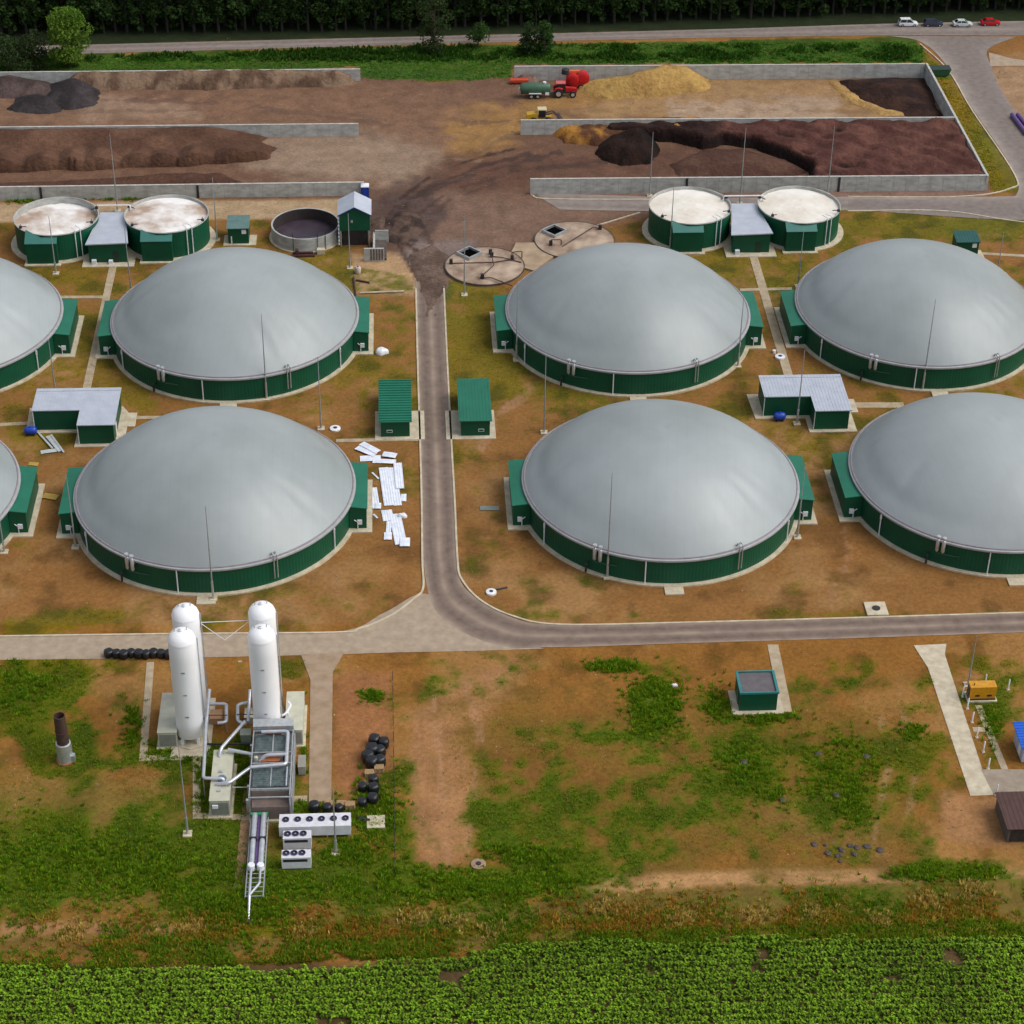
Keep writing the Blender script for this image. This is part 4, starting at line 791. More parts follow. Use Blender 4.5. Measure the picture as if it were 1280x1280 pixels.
# ---------------------------------------------------------------- masts
M = [(256, 632, 266.7, 749, 'front of the dome left of the road, by the white tanks'), (765, 591, 759, 722, 'front of the front dome right of the road'), (327, 392, 333.4, 499, 'front of the back dome left of the road'), (1169, 374, 1153, 487.5, 'front of the back dome at the right end'),
     (1007, 438, 996, 530, 'concrete foot in front of the right L-shaped shed'), (138, 168, 147.2, 264, 'pale lane behind the left pump house'), (581, 270, 580.5, 369, 'grass in front of the round lid beside the central road'), (930, 370, 922.3, 458, 'right edge of the back dome right of the road'),
     (929.3, 159.6, 924.6, 255, 'strip behind the right pump house'), (1038.8, 158, 1034, 244, 'strip behind the rightmost round tank'), (814, 165, 812, 245, 'strip left behind the right pair of tanks'), (842.5, 232, 837.5, 312, 'front of the whitish tank left of the right pump house'),
     (1004.6, 287, 997.5, 358, 'path crossing in front of the rightmost round tank'), (646.6, 352, 645.5, 450, 'left front of the back dome beside the round lid'), (683, 444, 680, 541, 'soil between the two domes right of the road'), (62, 270, 70, 342, 'front of the leftmost round tank'),
     (158, 285, 164, 366, 'front of the left pump house'), (268.4, 222, 271.4, 300, 'grass right of the brown-stained round tank'), (62, 424, 69.5, 492, 'front of the cut-off back dome at the left'), (398.5, 446, 401.4, 536, 'soil right of the back dome left of the road'),
     (435, 267, 437.5, 335, 'grass in front of the raised green house'), (1003, 578, 996.5, 672, 'right end of the front dome right of the road'), (85, 594, 94.5, 684, 'left end of the front dome left of the road'), (-4, 620, 5.5, 690, 'front of the cut-off front dome at the left'),
     (225, 934, 234.5, 1043, 'weeds below the left white tanks'), (415.5, 985, 419.9, 1066, 'grass in front of the long six-fan chiller'), (1220, 795, 1210, 856, 'slab behind the yellow generator'), (1252, 290, 1245, 350, 'soil right of the small teal-roofed hut')]
mp_ = None
for x0, y0, x1, y1, lab in M:
    u, v = PX(x1, y1); lo, hi = 1., 40.
    for _ in range(30):
        m_ = (lo + hi) / 2; w3 = W(u, v, m_); a, b = w3.x, w3.y; dd = b * FW[1] + (m_ - H) * FW[2]
        yy = 640 - F * (a * CU[0] + b * CU[1] + (m_ - H) * CU[2]) / dd
        if yy > y0: lo = m_
        else: hi = m_
    lab = 'grey mast at the ' + lab
    if mp_ is None:
        mp_ = thing('lightning_mast', lab, 'mast', u, v, 'thin grey lightning masts'); MB().tube([(0, 0, 0), (0, 0, 9), (0, 0, 16)], .13, 8, .045).build('shaft', MAST, mp_); MB().tube([(0, 0, 0), (0, 0, 3.2)], .17, 8).build('sleeve', STEEL, mp_); MB().box(-.55, .55, -.55, .55, -.2, .22).build('foot', CONC, mp_, 0); hm = 16.
        mp_.scale = (1, 1, m_ / hm)
    else: dup(mp_, u, v, lab, scale=(1, 1, m_ / hm))
# ---------------------------------------------------------------- loose things on the soil
def sheet(a, b, c, d, w, lab, z=.06, m=None, grp='white cladding sheets scattered by the road'):
    w *= 1.3 if m is None else 1
    u0, v0 = PX(a, b); u1, v1 = PX(c, d); L = math.hypot(u1 - u0, v1 - v0); ang = math.atan2(v1 - v0, u1 - u0)
    mb = MB(); n = max(3, int(w / .18)); vs = []
    for i in range(n + 1):
        y = -w / 2 + w * i / n; zz = z + (.035 if i % 2 else 0)
        vs += [(-L / 2, y, zz), (0, y, zz + .03), (L / 2, y, zz), (-L / 2, y, zz + .02), (0, y, zz + .05), (L / 2, y, zz + .02)]
    fs = []
    for i in range(n):
        p, q = i * 6, i * 6 + 6; fs += [(p, p + 1, q + 1, q), (p + 1, p + 2, q + 2, q + 1), (p + 3, q + 3, q + 4, p + 4), (p + 4, q + 4, q + 5, p + 5), (p, q, q + 3, p + 3), (p + 2, p + 5, q + 5, q + 2)]
    mb.add(vs, fs); o = mb.build('cladding_sheet', m or mat('white_sheet', (.8, .84, .93), .35, (.62, .68, .8), 1.2), smooth=0)
    place(o, (u0 + u1) / 2, (v0 + v1) / 2, ang); tag(o, lab, 'metal sheet', grp)
SH = [(452, 556, 473, 567, .9, 'topmost slanting sheet of the crossed stack', .3), (446, 560.5, 469, 570, .9, 'second slanting sheet of the crossed stack', .2), (450, 574, 476, 573, 1.2, 'flat sheet under the crossed stack, at its left', .08), (478.5, 569, 495.5, 571.5, 1.0, 'short sheet at the right end of the crossed stack', .25), (466, 577, 495, 578, .9, 'front sheet of the crossed stack', .14),
      (479.4, 585, 486.3, 632.5, 1.15, 'long bluish sheet lying lengthwise in the middle of the scatter', .08), (490, 585, 497.5, 632.5, .9, 'long bright sheet lying right of the bluish one', .08), (497, 580, 500, 612, 1.0, 'broad bright sheet nearest the road, overlapping its neighbour', .2), (501, 622.5, 508, 622.5, 1.5, 'small square sheet nearest the road kerb', .06), (466.5, 610, 470.5, 636, .85, 'narrow sheet beside the green annex pad', .06),
      (469, 633.5, 476.5, 633.5, 1.1, 'small square sheet touching the narrow one by the pad', .16), (483, 638, 485.8, 651.5, 1.25, 'short square sheet at the middle of the scatter', .06), (493.5, 643, 501.5, 681, 1.35, 'long greyish sheet at the front of the scatter', .08), (486.5, 652, 485, 674, .6, 'narrow strip left of the long greyish sheet', .06), (480, 671, 490, 671, 1.4, 'small square sheet at the end of the narrow strip', .14), (500, 679, 512.5, 679, 1.6, 'frontmost square sheet of the scatter', .2)]
for a, b, c, d, w, lab, z in SH: sheet(a, b, c, d, w, 'white corrugated ' + lab, z)
sheet(465, 591, 473.5, 599, .22, 'thin white batten lying diagonally left of the long sheets', .05); sheet(466.5, 643, 472, 648, .22, 'thin white batten below the narrow sheet', .05)
GS = mat('grey_sheet', (.5, .55, .56), .4)
sheet(51, 566, 71, 563, .9, 'grey metal sheet at the front of the heap by the left L-shaped shed', .06, GS, 'grey sheets by the left shed'); sheet(60, 546, 76, 565, .8, 'grey metal sheet lying diagonally on the small heap', .15, GS, 'grey sheets by the left shed'); sheet(47, 541, 66, 562, .3, 'thin grey strip at the left of the small sheet heap', .22, GS, 'grey sheets by the left shed'); sheet(64, 545, 80, 567, .3, 'thin grey strip at the right of the small sheet heap', .25, GS, 'grey sheets by the left shed')
sheet(600, 635.5, 624, 635.5, 1.1, 'flat grey-green plate on bare soil left of the front dome annex', .05, mat('plate', (.2, .24, .22), .6), 'flat plates')
YD = mat('yellow_debris', (.45, .3, .06), .7)
sheet(36, 580, 48, 581, .9, 'small yellow board on soil between the left domes', .06, YD, 'yellow boards between the left domes'); sheet(54, 620, 72, 623, 1.3, 'larger yellow board heap beside the cut-off left dome', .12, YD, 'yellow boards between the left domes')
def lump(name, label, cat, px, py, r, h, m, group=None, seed=0, squash=1.):
    u, v = PX(px, py); rr = random.Random(seed); n, K = 18, 8; vs = []; ph = rr.random() * 6
    for i in range(K + 1):
        e = i / K * PI / 2 * .98; 
        for j in range(n):
            a = 2 * PI * j / n; q = r * math.cos(e) ** .6 * (1 + .1 * math.sin(3 * a + ph + e) + .07 * math.sin(5 * a + 2 * ph)); vs.append((q * math.cos(a), q * math.sin(a) * squash, h * math.sin(e) ** .9 * (1 + .06 * math.sin(4 * a + ph))))
    o = MB().add(vs, [(i * n + j, i * n + (j + 1) % n, (i + 1) * n + (j + 1) % n, (i + 1) * n + j) for i in range(K) for j in range(n)] + [tuple(K * n + j for j in range(n))]).build(name, m, smooth=60)
    place(o, u, v); return tag(o, label, cat, group)
lump('white_bag', 'crumpled white bag lying by the right annex of the back left dome', 'bag', 477, 441, 1.1, .9, WHITE, seed=3, squash=.8); lump('white_bag', 'white bundle lying on the front cladding sheets', 'bag', 503, 646, .75, .6, WHITE, seed=5, squash=.6)
lump('white_bag', 'tiny white scrap beside the lush green patch in the open field', 'bag', 843, 857, .45, .3, WHITE, seed=9, squash=.6)
for k, (x, y, r) in enumerate([(1023, 943, .8), (1083, 946, .8), (930, 953, .9), (1045, 994, .8), (978, 1000, .7), (1100, 1063, .8), (1068, 1068, .6)]):
    lump('rubble', 'grey rubble lump among the weeds, ' + ['behind the weed circle', 'upper right of the weed circle', 'upper left of the weed circle', 'lower right of the weed circle', 'lower left of the weed circle', 'on the bare soil below the weeds', 'on the bare soil further left below the weeds'][k], 'rubble', x, y, r * .6, .25, CONC_D, 'grey rubble lumps', seed=20 + k)
rb_ = random.Random(4)
for k in range(14): lump('rubble', 'broken grey rubble piece in the stony patch of the open field', 'rubble', 1045 + rb_.gauss(0, 24), 1066 + rb_.gauss(0, 9), .2 + .25 * rb_.random(), .2, CONC_D, 'rubble pieces in the stony patch', seed=60 + k)
# black wrapped bundles
def bundle(px, py, lab, grp, r=.55, h=1.05, i=0):
    u, v = PX(px, py); mb = MB(); n = 20; vs = []; rr = random.Random(i)
    prof = [(.8, 0), (.97, .12), (1.02, .4), (1.0, .75), (.9, .93), (.6, 1.0), (.25, .99)]
    ph = rr.random() * 6
    for a, z in prof:
        for j in range(n): t = 2 * PI * j / n; q = a * r * (1 + .05 * math.sin(4 * t + ph) + .03 * math.sin(9 * t + z * 5)); vs.append((q * math.cos(t), q * math.sin(t), z * h))
    mb.add(vs, [(k * n + j, k * n + (j + 1) % n, (k + 1) * n + (j + 1) % n, (k + 1) * n + j) for k in range(6) for j in range(n)] + [tuple(6 * n + j for j in range(n))])
    o = mb.build('black_bundle', BLACKP, smooth=50); place(o, u, v, rr.random() * 3); tag(o, lab, 'bundle', grp)
od = ['first', 'second', 'third', 'fourth', 'fifth', 'sixth', 'seventh', 'eighth', 'ninth']
for k in range(9): bundle(136.5 + k * 9.3, 820 + (k % 3) * .8, 'black wrapped bundle, %s from the left in the row beside the service road' % od[k], 'row of black bundles by the service road', i=k, r=.62 if k % 2 else .68)
cl = [(468, 930, .75, 'backmost in the pile above the pallets'), (480, 933, .7, 'at the right of the pile above the pallets'), (465, 943, .85, 'in the middle of the pile above the pallets'), (475, 944, .75, 'right of the middle of the pile above the pallets'), (460, 951, .8, 'at the left of the pile above the pallets'), (465, 958, .8, 'frontmost in the pile above the pallets'), (475, 956, .75, 'in the right front of the pile above the pallets'),
      (467, 979, .65, 'on the pallet end, backmost of the lower group'), (453, 988, .6, 'left of the lower group'), (467, 990, .7, 'in the middle of the lower group'), (453, 1007, .6, 'lower left of the lower group'), (466, 1003, .7, 'lower right of the lower group'), (393, 1013, .7, 'behind the left half of the six-fan chiller'), (409, 1014, .6, 'behind the middle of the six-fan chiller'), (424, 1014, .55, 'behind the right half of the six-fan chiller')]
for k, (x, y, r, l) in enumerate(cl): bundle(x, y, 'black wrapped bundle ' + l, 'black bundles by the pallets', r, 1.3 * r / .7, i=30 + k)
def pallet(px, py, lab, n=1):
    u, v = PX(px, py); t = thing('pallet', lab, 'pallet', u, v, 'wooden pallets by the chillers')
    for k in range(n):
        z = .16 * k; d = MB()
        for i in range(6): d.box(-.6, .6, -.4 + i * .15, -.3 + i * .15, z + .12, z + .15)
        d.build('deck', WOOD, t, 0); b = MB()
        for i in (-.5, 0, .5): b.box(i - .06, i + .06, -.4, .45, z, z + .119)
        b.build('bearer', WOOD, t, 0)
for x, y, l, n in [(462, 969, 'pallet below the pile of black bundles', 4), (474, 964, 'pallet at the right below the pile of black bundles', 5), (461, 980, 'pallet under the lower black bundles', 2), (438, 1010, 'pallet at the right end of the six-fan chiller', 5), (412, 1008, 'pallet behind the middle of the six-fan chiller', 4), (427, 1008, 'pallet behind the right half of the six-fan chiller', 4)]: pallet(x, y, 'wooden ' + l, n)
def disc(name, lab, cat, px, py, r, m, h=.25, hole=True, sq=False):
    u, v = PX(px, py); t = thing(name, lab, cat, u, v)
    (MB().box(-r, r, -r, r, -.1, h) if sq else MB().lathe([(r, -.1), (r, h), (r * .5, h + .06)], 24)).build('ring', m, t, 0)
    if hole: MB().lathe([(r * .38, h), (r * .38, h + .08)], 16).build('cover', DARK, t, 0)
disc('manhole', 'white round manhole with dark cover on soil left of the left road shed', 'manhole', 419, 536.5, .85, WHITE); disc('manhole', 'white round manhole on the path above the right L-shaped shed', 'manhole', 975, 447, .85, WHITE, .3)
disc('manhole', 'white round ring with dark opening near the road bend', 'manhole', 614, 741, .75, WHITE, .25); disc('chamber', 'cream square concrete chamber by the front road kerb', 'chamber', 1095, 762, 1.5, CONC, .25, True, True); disc('slab', 'rough concrete slab in the grass right of the chillers', 'slab', 470, 1029, 1.1, CONC, .3, False, True)
disc('chamber', 'small round concrete ring half sunk in the open field', 'chamber', 598, 1081, .9, mat('sunk_ring', (.35, .24, .16), .9), .2); disc('lamp_head', 'small white lamp on the ground beside the path manhole', 'lamp', 967.5, 441, .3, WHITE, .5, False)
tag(place(MB().tube([(*PX(620, 737, .1), .1), (*PX(634, 734, .1), .1)], .13).build('black_pipe', DARK), 0, 0), 'short black pipe beside the white ring near the road bend', 'pipe'); tag(place(MB().tube([(*PX(448, 1022, .2), .2), (*PX(462, 1026, .2), .2)], .25).build('black_pipe', DARK), 0, 0), 'black pipe end lying beside the rough concrete slab', 'pipe')
for a, b, c, d, l in ((1265, 143, 1284, 168, 'outer purple pipe lying beside the access road'), (1272, 143, 1291, 166, 'inner purple pipe lying beside the access road')):
    tag(place(MB().tube([(*PX(a, b, .5), .5), (*PX(c, d, .5), .5)], .45, 12).build('purple_pipe', PURPLE), 0, 0), l, 'pipe', 'purple pipes by the access road')
t = thing('green_skip', 'dark green metal skip on the grass right of the corner bunker', 'skip', *PX(1169, 94)); MB().hexa([(-3, -1, .2), (2.6, -1, .2), (2.6, 1, .2), (-3, 1, .2), (-3.3, -1.2, 1.7), (3, -1.2, 1.7), (3, 1.2, 1.7), (-3.3, 1.2, 1.7)]).build('body', GREENP, t, 0); MB().box(-3.35, 3.05, -1.25, 1.25, 1.701, 1.75).build('cover', mat('dark_cover', (.02, .045, .04), .8), t, 0)
# ---------------------------------------------------------------- bunker walls
def bwall(u0, v0, u1, v1, lab, joints=(), h=3.0, group='concrete bunker walls'):
    L = math.hypot(u1 - u0, v1 - v0); ang = math.atan2(v1 - v0, u1 - u0)
    t = thing('bunker_wall', lab, 'wall', u0, v0, group, rot=ang)
    MB().hexa([(0, -.35, -.2), (L, -.35, -.2), (L, .35, -.2), (0, .35, -.2), (0, -.2, h), (L, -.2, h), (L, .2, h), (0, .2, h)]).build('slab', CONC_G, t, 0)
    MB().box(-.02, L + .02, -.22, .22, h + .002, h + .09).build('coping', mat('coping_concrete', (.5, .5, .47), .85, (.36, .35, .32), 1), t, 0)
    for j in joints: MB().box(j - .22, j + .22, -.42, -.3, -.1, h + .03).build('joint', DARK, t, 0)
    rb = MB(); k = 2.4
    while k < L: rb.hexa([(k - .04, -.36, 0), (k + .04, -.36, 0), (k + .04, -.3, 0), (k - .04, -.3, 0), (k - .04, -.215, h), (k + .04, -.215, h), (k + .04, -.19, h), (k - .04, -.19, h)]); k += 2.4
    rb.build('seam', mat('seam_concrete', (.33, .33, .31), .9), t, 0)
bwall(-125, 415.6, -8.7, 415.8, 'long concrete wall at the back of the left yard, half buried by earth', h=2.5); bwall(-125, 388.6, -8.8, 388.7, 'concrete wall in the middle of the left yard, mostly behind the brown heap', h=2.5)
bwall(-125, 361.6, -7.5, 362.3, 'concrete wall behind the left pair of round tanks', [125 + PX(56, 237)[0], 125 + PX(250, 234)[0]], h=2.6)
bwall(23.7, 415.4, 110.9, 415.0, 'concrete wall at the back of the right bunkers, behind the yellow heap'); bwall(23.6, 388.6, 111.2, 388.0, 'concrete wall dividing the two right bunkers'); bwall(24.0, 362.1, 111.3, 361.6, 'concrete wall at the front of the right bunkers', [PX(857, 238)[0] - 24, PX(1046, 235)[0] - 24])
bwall(111.6, 361.3, 111.3, 415.3, 'concrete end wall of the right bunkers beside the access road')
# ---------------------------------------------------------------- heaps
def heap(name, label, poly, Hh, slope, m, cfun, nz=.5, step=.45, amp=.25, cat='heap', edge=2.5, stuff=False, hf=None, clip=(-999, 999, -999, 999)):
    us_ = [p[0] for p in poly]; vs2 = [p[1] for p in poly]
    U, V = np.meshgrid(np.arange(min(us_) - 2, max(us_) + 2, step), np.arange(min(vs2) - 2, max(vs2) + 2, step))
    d = sdist(U, V, poly) + (fbm(U, V, edge * 2, 3, 31) - .5) * edge
    sl = slope(U, V) if callable(slope) else slope
    t = np.clip(d / sl, 0, 1); z = Hh * (t * (2 - t)) * (1 + amp * (fbm(U, V, 7, 3, 13) - .5) * 2) + nz * (fbm(U, V, 2.2, 4, 17) - .5) * t
    if hf is not None: z = hf(U, V, z, d)
    z = np.where(d <= 0, -.25, z - .04); z = np.where((U < clip[0]) | (U > clip[1]) | (V < clip[2]) | (V > clip[3]), -.25, z)
    C = cfun(U, V, z); ny, nx = U.shape; i = np.arange(ny * nx).reshape(ny, nx)
    q = np.stack([i[:-1, :-1], i[:-1, 1:], i[1:, 1:], i[1:, :-1]], -1).reshape(-1, 4); keep = (z.ravel()[q] > -.2).any(1); q = q[keep]
    used = np.unique(q); re = np.full(ny * nx, -1); re[used] = np.arange(len(used)); co = np.stack([U, V, z], -1).reshape(-1, 3)[used]
    c0 = np.array([np.mean(us_), np.mean(vs2), 0]); o = raw_obj(name, co - c0, re[q], C.reshape(-1, 3)[used], m, None, True); place(o, c0[0], c0[1]); tag(o, label, cat); return o
HM = attr_mat('loose_heap', .95, 1.2, .36, .3, bscale=1.6)
def mixc(c, c2, s=3, seed=3):
    return lambda U, V, z: lerp(np.zeros(U.shape + (3,)) + np.array(c), c2, sstep(.35, .65, fbm(U, V, s, 4, seed)))
PH = lambda h, *a: [PX(x, y, h) for x, y in zip(a[::2], a[1::2])]
# red-brown silage filling the lower right bunker, with a cut face on the left
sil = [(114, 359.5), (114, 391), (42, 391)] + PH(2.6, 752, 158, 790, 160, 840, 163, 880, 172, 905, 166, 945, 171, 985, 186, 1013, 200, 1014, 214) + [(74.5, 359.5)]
def silh(U, V, z, d):
    w = .22 * np.sin((U + 1.2 * V) * .9 + 3 * fbm(U, V, 6, 2, 4)) + .25 * np.sin((U * .7 - .6 * V) * .8 + 4 * fbm(U, V, 8, 2, 8)) + .5 * (fbm(U, V, 3.5, 4, 41) - .5)
    w = w + .45 * (fbm(U, V, 1.3, 3, 47) - .5)
    return np.where(d > 0, z * .9 + w * np.clip(d / 2, 0, 1), z)
heap('silage', 'red-brown silage filling the lower right bunker, with a steep cut face', sil, 3.0, 1.3, HM, lambda U, V, z: lerp(mixc((.115, .05, .038), (.075, .03, .024), 4)(U, V, z), (.014, .008, .007), np.maximum((1 - sstep(1.9, 2.5, z)) * (U < 90), (1 - sstep(60, 66, U + 6 * (fbm(U, V, 4, 3, 5) - .5))) * .85)), .3, amp=.05, cat='silage heap', edge=1.0, hf=silh, clip=(0, 111.2, 362.3, 388.1), step=.35)  # cut face and left strip: darker fresh silage plus shade put into the colour
heap('shade_toned_silage', 'dark loosened silage mound, blackened by painted shade, at the left end of the cut face', [PX(x, y, .5) for x, y in ((738, 190), (750, 170), (775, 164), (812, 168), (828, 184), (815, 203), (775, 205))], 2.9, 5, HM, mixc((.006, .004, .004), (.022, .011, .008), 4), .9, amp=.5, cat='silage heap')  # dark silage, taken to near black by shade painted into its colour
heap('loose_silage', 'smooth brown ramp of loose silage below the shade-painted cut face', [PX(x, y, .2) for x, y in ((835, 205), (880, 184), (930, 184), (985, 198), (1008, 214), (985, 220), (850, 220))], 1.1, 5, HM, mixc((.10, .052, .036), (.07, .034, .025), 4), .4, cat='silage heap')
heap('peeled_silage', 'yellow-orange ragged silage along the middle wall of the lower right bunker', [PX(x, y, .5) for x, y in ((685, 162), (715, 153), (925, 151), (925, 162), (880, 170), (800, 174), (745, 182), (705, 176))], 2.2, 2.5, HM, mixc((.36, .17, .035), (.09, .04, .022), 3.0), .9, amp=.3, cat='silage heap')
heap('dark_mound', 'dark brown compost in the back corner of the upper right bunker', PH(.3, 1040, 98, 1120, 96) + [(110.9, 414.3), (110.9, 389.2)] + PH(.3, 1150, 149, 1100, 137, 1075, 122, 1060, 108), 1.5, 7, HM, mixc((.045, .022, .016), (.022, .012, .01), 3), .8, cat='compost heap')
heap('yellow_mound', 'tall yellow heap of loose grain against the back wall of the upper right bunker', PH(0, 716, 106, 780, 98) + [(54, 424), (72, 424)] + PH(0, 888, 100, 886, 110, 870, 116, 800, 124, 745, 122, 720, 115), 3.9, 10, HM, mixc((.37, .235, .075), (.28, .165, .055), 5), .4, amp=.2, cat='grain heap', clip=(0, 999, 0, 414.9))
heap('yellow_spill', 'thin yellow spill strip along the dark compost in the upper right bunker', PH(0, 1030, 99, 1044, 99, 1075, 123, 1110, 136, 1150, 140, 1152, 146, 1100, 144, 1060, 130), .4, 1.5, HM, mixc((.4, .25, .085), (.3, .18, .07), 3), .25, cat='grain heap', edge=1)
# long brown heap of the left yard with tipped-load scallops
def scal(U, V, z, d):
    s = 0
    for k in range(11):
        cu = -88 + k * 6.0 + 1.2 * math.sin(k * 2.3); cv = 375.6 + 1.8 * math.sin(k * 1.7); r = 5.6 + 1.0 * math.sin(k * 3.1)
        s = np.maximum(s, 3.3 * np.clip(1 - np.hypot(U - cu, (V - cv) * .6) / r, 0, 1) ** .85)
    return np.where(d > 0, np.maximum(z, s), z)
heap('brown_mound', 'long brown manure heap with scalloped loads along the left yard middle wall', [(-125, 398), (-22, 398), (-26, 388)] + PH(0, 330, 178, 348, 185, 335, 200, 260, 207, 120, 212, -60, 216) + [(-125, 368)], 3.6, 23, HM, mixc((.125, .066, .042), (.085, .043, .028), 6), .35, amp=.08, hf=scal, cat='manure heap', step=.35, clip=(-999, 999, 0, 388.3))
heap('low_mound', 'low dark brown strip of manure behind the left pair of round tanks', PH(0, -60, 246, -60, 234, 100, 224, 200, 217, 275, 217, 310, 228, 305, 234), .9, 3, HM, mixc((.09, .045, .03), (.065, .032, .022), 4), .35, cat='manure heap')
heap('earth_bank', 'bank of pale earth piled along the back wall of the left yard', [(-70, 420), (-10, 420), (-9.5, 414), (-14, 412.4), (-40, 411.6), (-70, 412)], 3.1, 4.2, HM, mixc((.2, .135, .09), (.1, .06, .04), 2.5), .9, amp=.08, edge=1.4, cat='earth bank', clip=(-999, 999, 0, 415.3))
heap('ash_mound', 'dark grey heap at the left photo edge against the back wall', PH(0, -40, 122, -40, 98, 20, 97, 66, 103, 74, 120, 20, 123), 3.2, 9, HM, mixc((.085, .06, .055), (.05, .036, .034), 3), .3, cat='ash heap'); heap('ash_mound', 'dark grey heap behind the two overlapping front grey heaps', PH(0, 56, 106, 105, 99, 130, 116, 126, 130, 90, 138, 56, 132), 2.8, 8, HM, mixc((.05, .042, .045), (.03, .025, .026), 3), .3, cat='ash heap')
heap('ash_mound', 'low blackish grey heap nearest the camera in the left yard corner', PH(0, 8, 136, 20, 122, 50, 117, 78, 126, 74, 139, 40, 143, 18, 141), 1.7, 6, HM, mixc((.04, .034, .036), (.028, .024, .025), 3), .2, cat='ash heap')
heap('earth_bank', 'small earth bank in front of the corner of the upper right bunker wall', PH(0, 643, 104, 644, 96, 680, 96, 672, 104), 1.5, 2, HM, mixc((.22, .15, .12), (.1, .06, .05), 2), .5, cat='earth bank', edge=.8)
mud = heap('mud', 'wet dark mud carried from the yard onto the start of the central road', P(508, 318, 540, 306, 566, 322, 559, 352, 556, 372, 553, 400, 548, 384, 545, 430, 541, 390, 537, 392, 533, 450, 530, 390, 525, 372, 520, 350), .1, 1.2, HM, mixc((.145, .10, .078), (.10, .066, .05), 3), .03, cat='mud', edge=1.4, step=.3); mud['kind'] = 'stuff'
for q_, (pts_, lab_) in enumerate((((488, 272, 500, 262, 520, 268, 530, 285, 520, 300, 500, 305, 484, 298), 'churned dark mud beside the feed bunker'), ((462, 276, 478, 266, 486, 276, 482, 290, 466, 292), 'small dark mud heap touching the feed bunker wall'))):
    heap('mud_heap', lab_, P(*pts_), .5, 2.5, HM, mixc((.10, .065, .05), (.045, .03, .025), 2), .5, cat='mud heap', edge=2.5, step=.3)
# ---------------------------------------------------------------- vehicles
def wheel(mb_parent, x, y, r, w, hub=HUB):
    o = MB(); n = 20; prof = [(r * .55, -w / 2), (r * .95, -w / 2), (r, -w * .3), (r, w * .3), (r * .95, w / 2), (r * .55, w / 2)]
    vs = [(x + q * math.cos(2 * PI * j / n), y + z, r + q * math.sin(2 * PI * j / n)) for q, z in prof for j in range(n)]
    o.add(vs, [(i * n + j, (i + 1) * n + j, (i + 1) * n + (j + 1) % n, i * n + (j + 1) % n) for i in range(5) for j in range(n)]); p = o.build('wheel', TYRE, mb_parent)
    h = MB(); vs = [(x + q * math.cos(2 * PI * j / n), y + z, r + q * math.sin(2 * PI * j / n)) for q, z in ((r * .56, -w * .45), (r * .56, w * .45)) for j in range(n)]
    h.add(vs, [(j, n + j, n + (j + 1) % n, (j + 1) % n) for j in range(n)] + [tuple(range(n)), tuple(range(2 * n - 1, n - 1, -1))]); h.build('rim', hub, p)
def car(px, py, lab, paint, suv=False, estate=False):
    u, v = PX(px, py); t = thing('parked_car', lab, 'car', u, v, 'cars parked along the forest road')
    hh = 1.65 if suv else 1.42
    sec = [(-2.15, .55, .75, .8), (-2.1, .35, .95, .85), (-1.6, .25, 1.0 if suv else .95, .88), (0, .22, .98, .9), (1.1, .25, .92, .9), (1.8, .28, .82, .86), (2.15, .4, .68, .78)]
    mb = MB(); n = 8; vs = []
    for x, z0, z1, w in sec: vs += [(x, -w * .92, z0), (x, -w, (z0 + z1) / 2), (x, -w * .93, z1), (x, -w * .6, z1 + .04), (x, w * .6, z1 + .04), (x, w * .93, z1), (x, w, (z0 + z1) / 2), (x, w * .92, z0)]
    mb.add(vs, [(i * n + j, i * n + (j + 1) % n, (i + 1) * n + (j + 1) % n, (i + 1) * n + j) for i in range(6) for j in range(n)] + [tuple(range(8)), tuple(range(55, 47, -1))]); mb.build('body', paint, t, 40)
    xr = -2.0 if (suv or estate) else -1.75
    cab = [(xr, .96), (xr + (.25 if suv or estate else .65), hh), (.35, hh), (1.15, .94)]
    c = MB(); vs = [(x, s * (.78 if z < 1.2 else .62), z) for s in (-1, 1) for x, z in cab]; c.add(vs, [(0, 1, 2, 3), (7, 6, 5, 4), (0, 4, 5, 1), (1, 5, 6, 2), (2, 6, 7, 3), (3, 7, 4, 0)]); c.build('windows', GLASS, t, 0)
    x0, x1 = cab[1][0], cab[2][0]; r = MB().box(x0 - .03, x1 + .05, -.64, .64, hh - .02, hh + .06)
    for s in (-1, 1):
        for (xa, za), (xb, zb) in (((cab[0][0], .96), (x0, hh)), ((x1, hh), (1.15, .94)), ((-.5, .96), (-.4, hh))): r.tube([(xa, s * .79, za), (xb, s * .64, zb)], .05, 6)
    r.build('roof', paint, t, 0)
    for x in (-1.35, 1.35):
        for y in (-.78, .78): wheel(t, x, y, .34, .22)
    for y in (-.6, .6): MB().box(2.08, 2.2, y - .14, y + .14, .52, .68).build('headlight', WHITE, t, 0); MB().box(-2.2, -2.08, y - .14, y + .14, .68, .85).build('tail_light', RED, t, 0)
car(1134.5, 32, 'white off-road car, leftmost of the four cars on the forest road', WHITE, suv=True); car(1166, 32, 'dark blue-grey estate car parked second from the left at the forest edge', mat('slate_paint', (.04, .05, .09), .3), estate=True)
car(1202.5, 32.5, 'silver-white saloon car parked third from the left at the forest edge', mat('silver_paint', (.6, .66, .66), .3)); car(1237.5, 31, 'bright red car, rightmost at the forest edge', RED)
t = thing('tractor', 'red tractor with dark cab standing in front of the yellow heap', 'tractor', *PX(706, 120))
wheel(t, -1.4, -.95, .95, .55); wheel(t, -1.4, .95, .95, .55); wheel(t, 1.6, -.85, .68, .42); wheel(t, 1.6, .85, .68, .42)
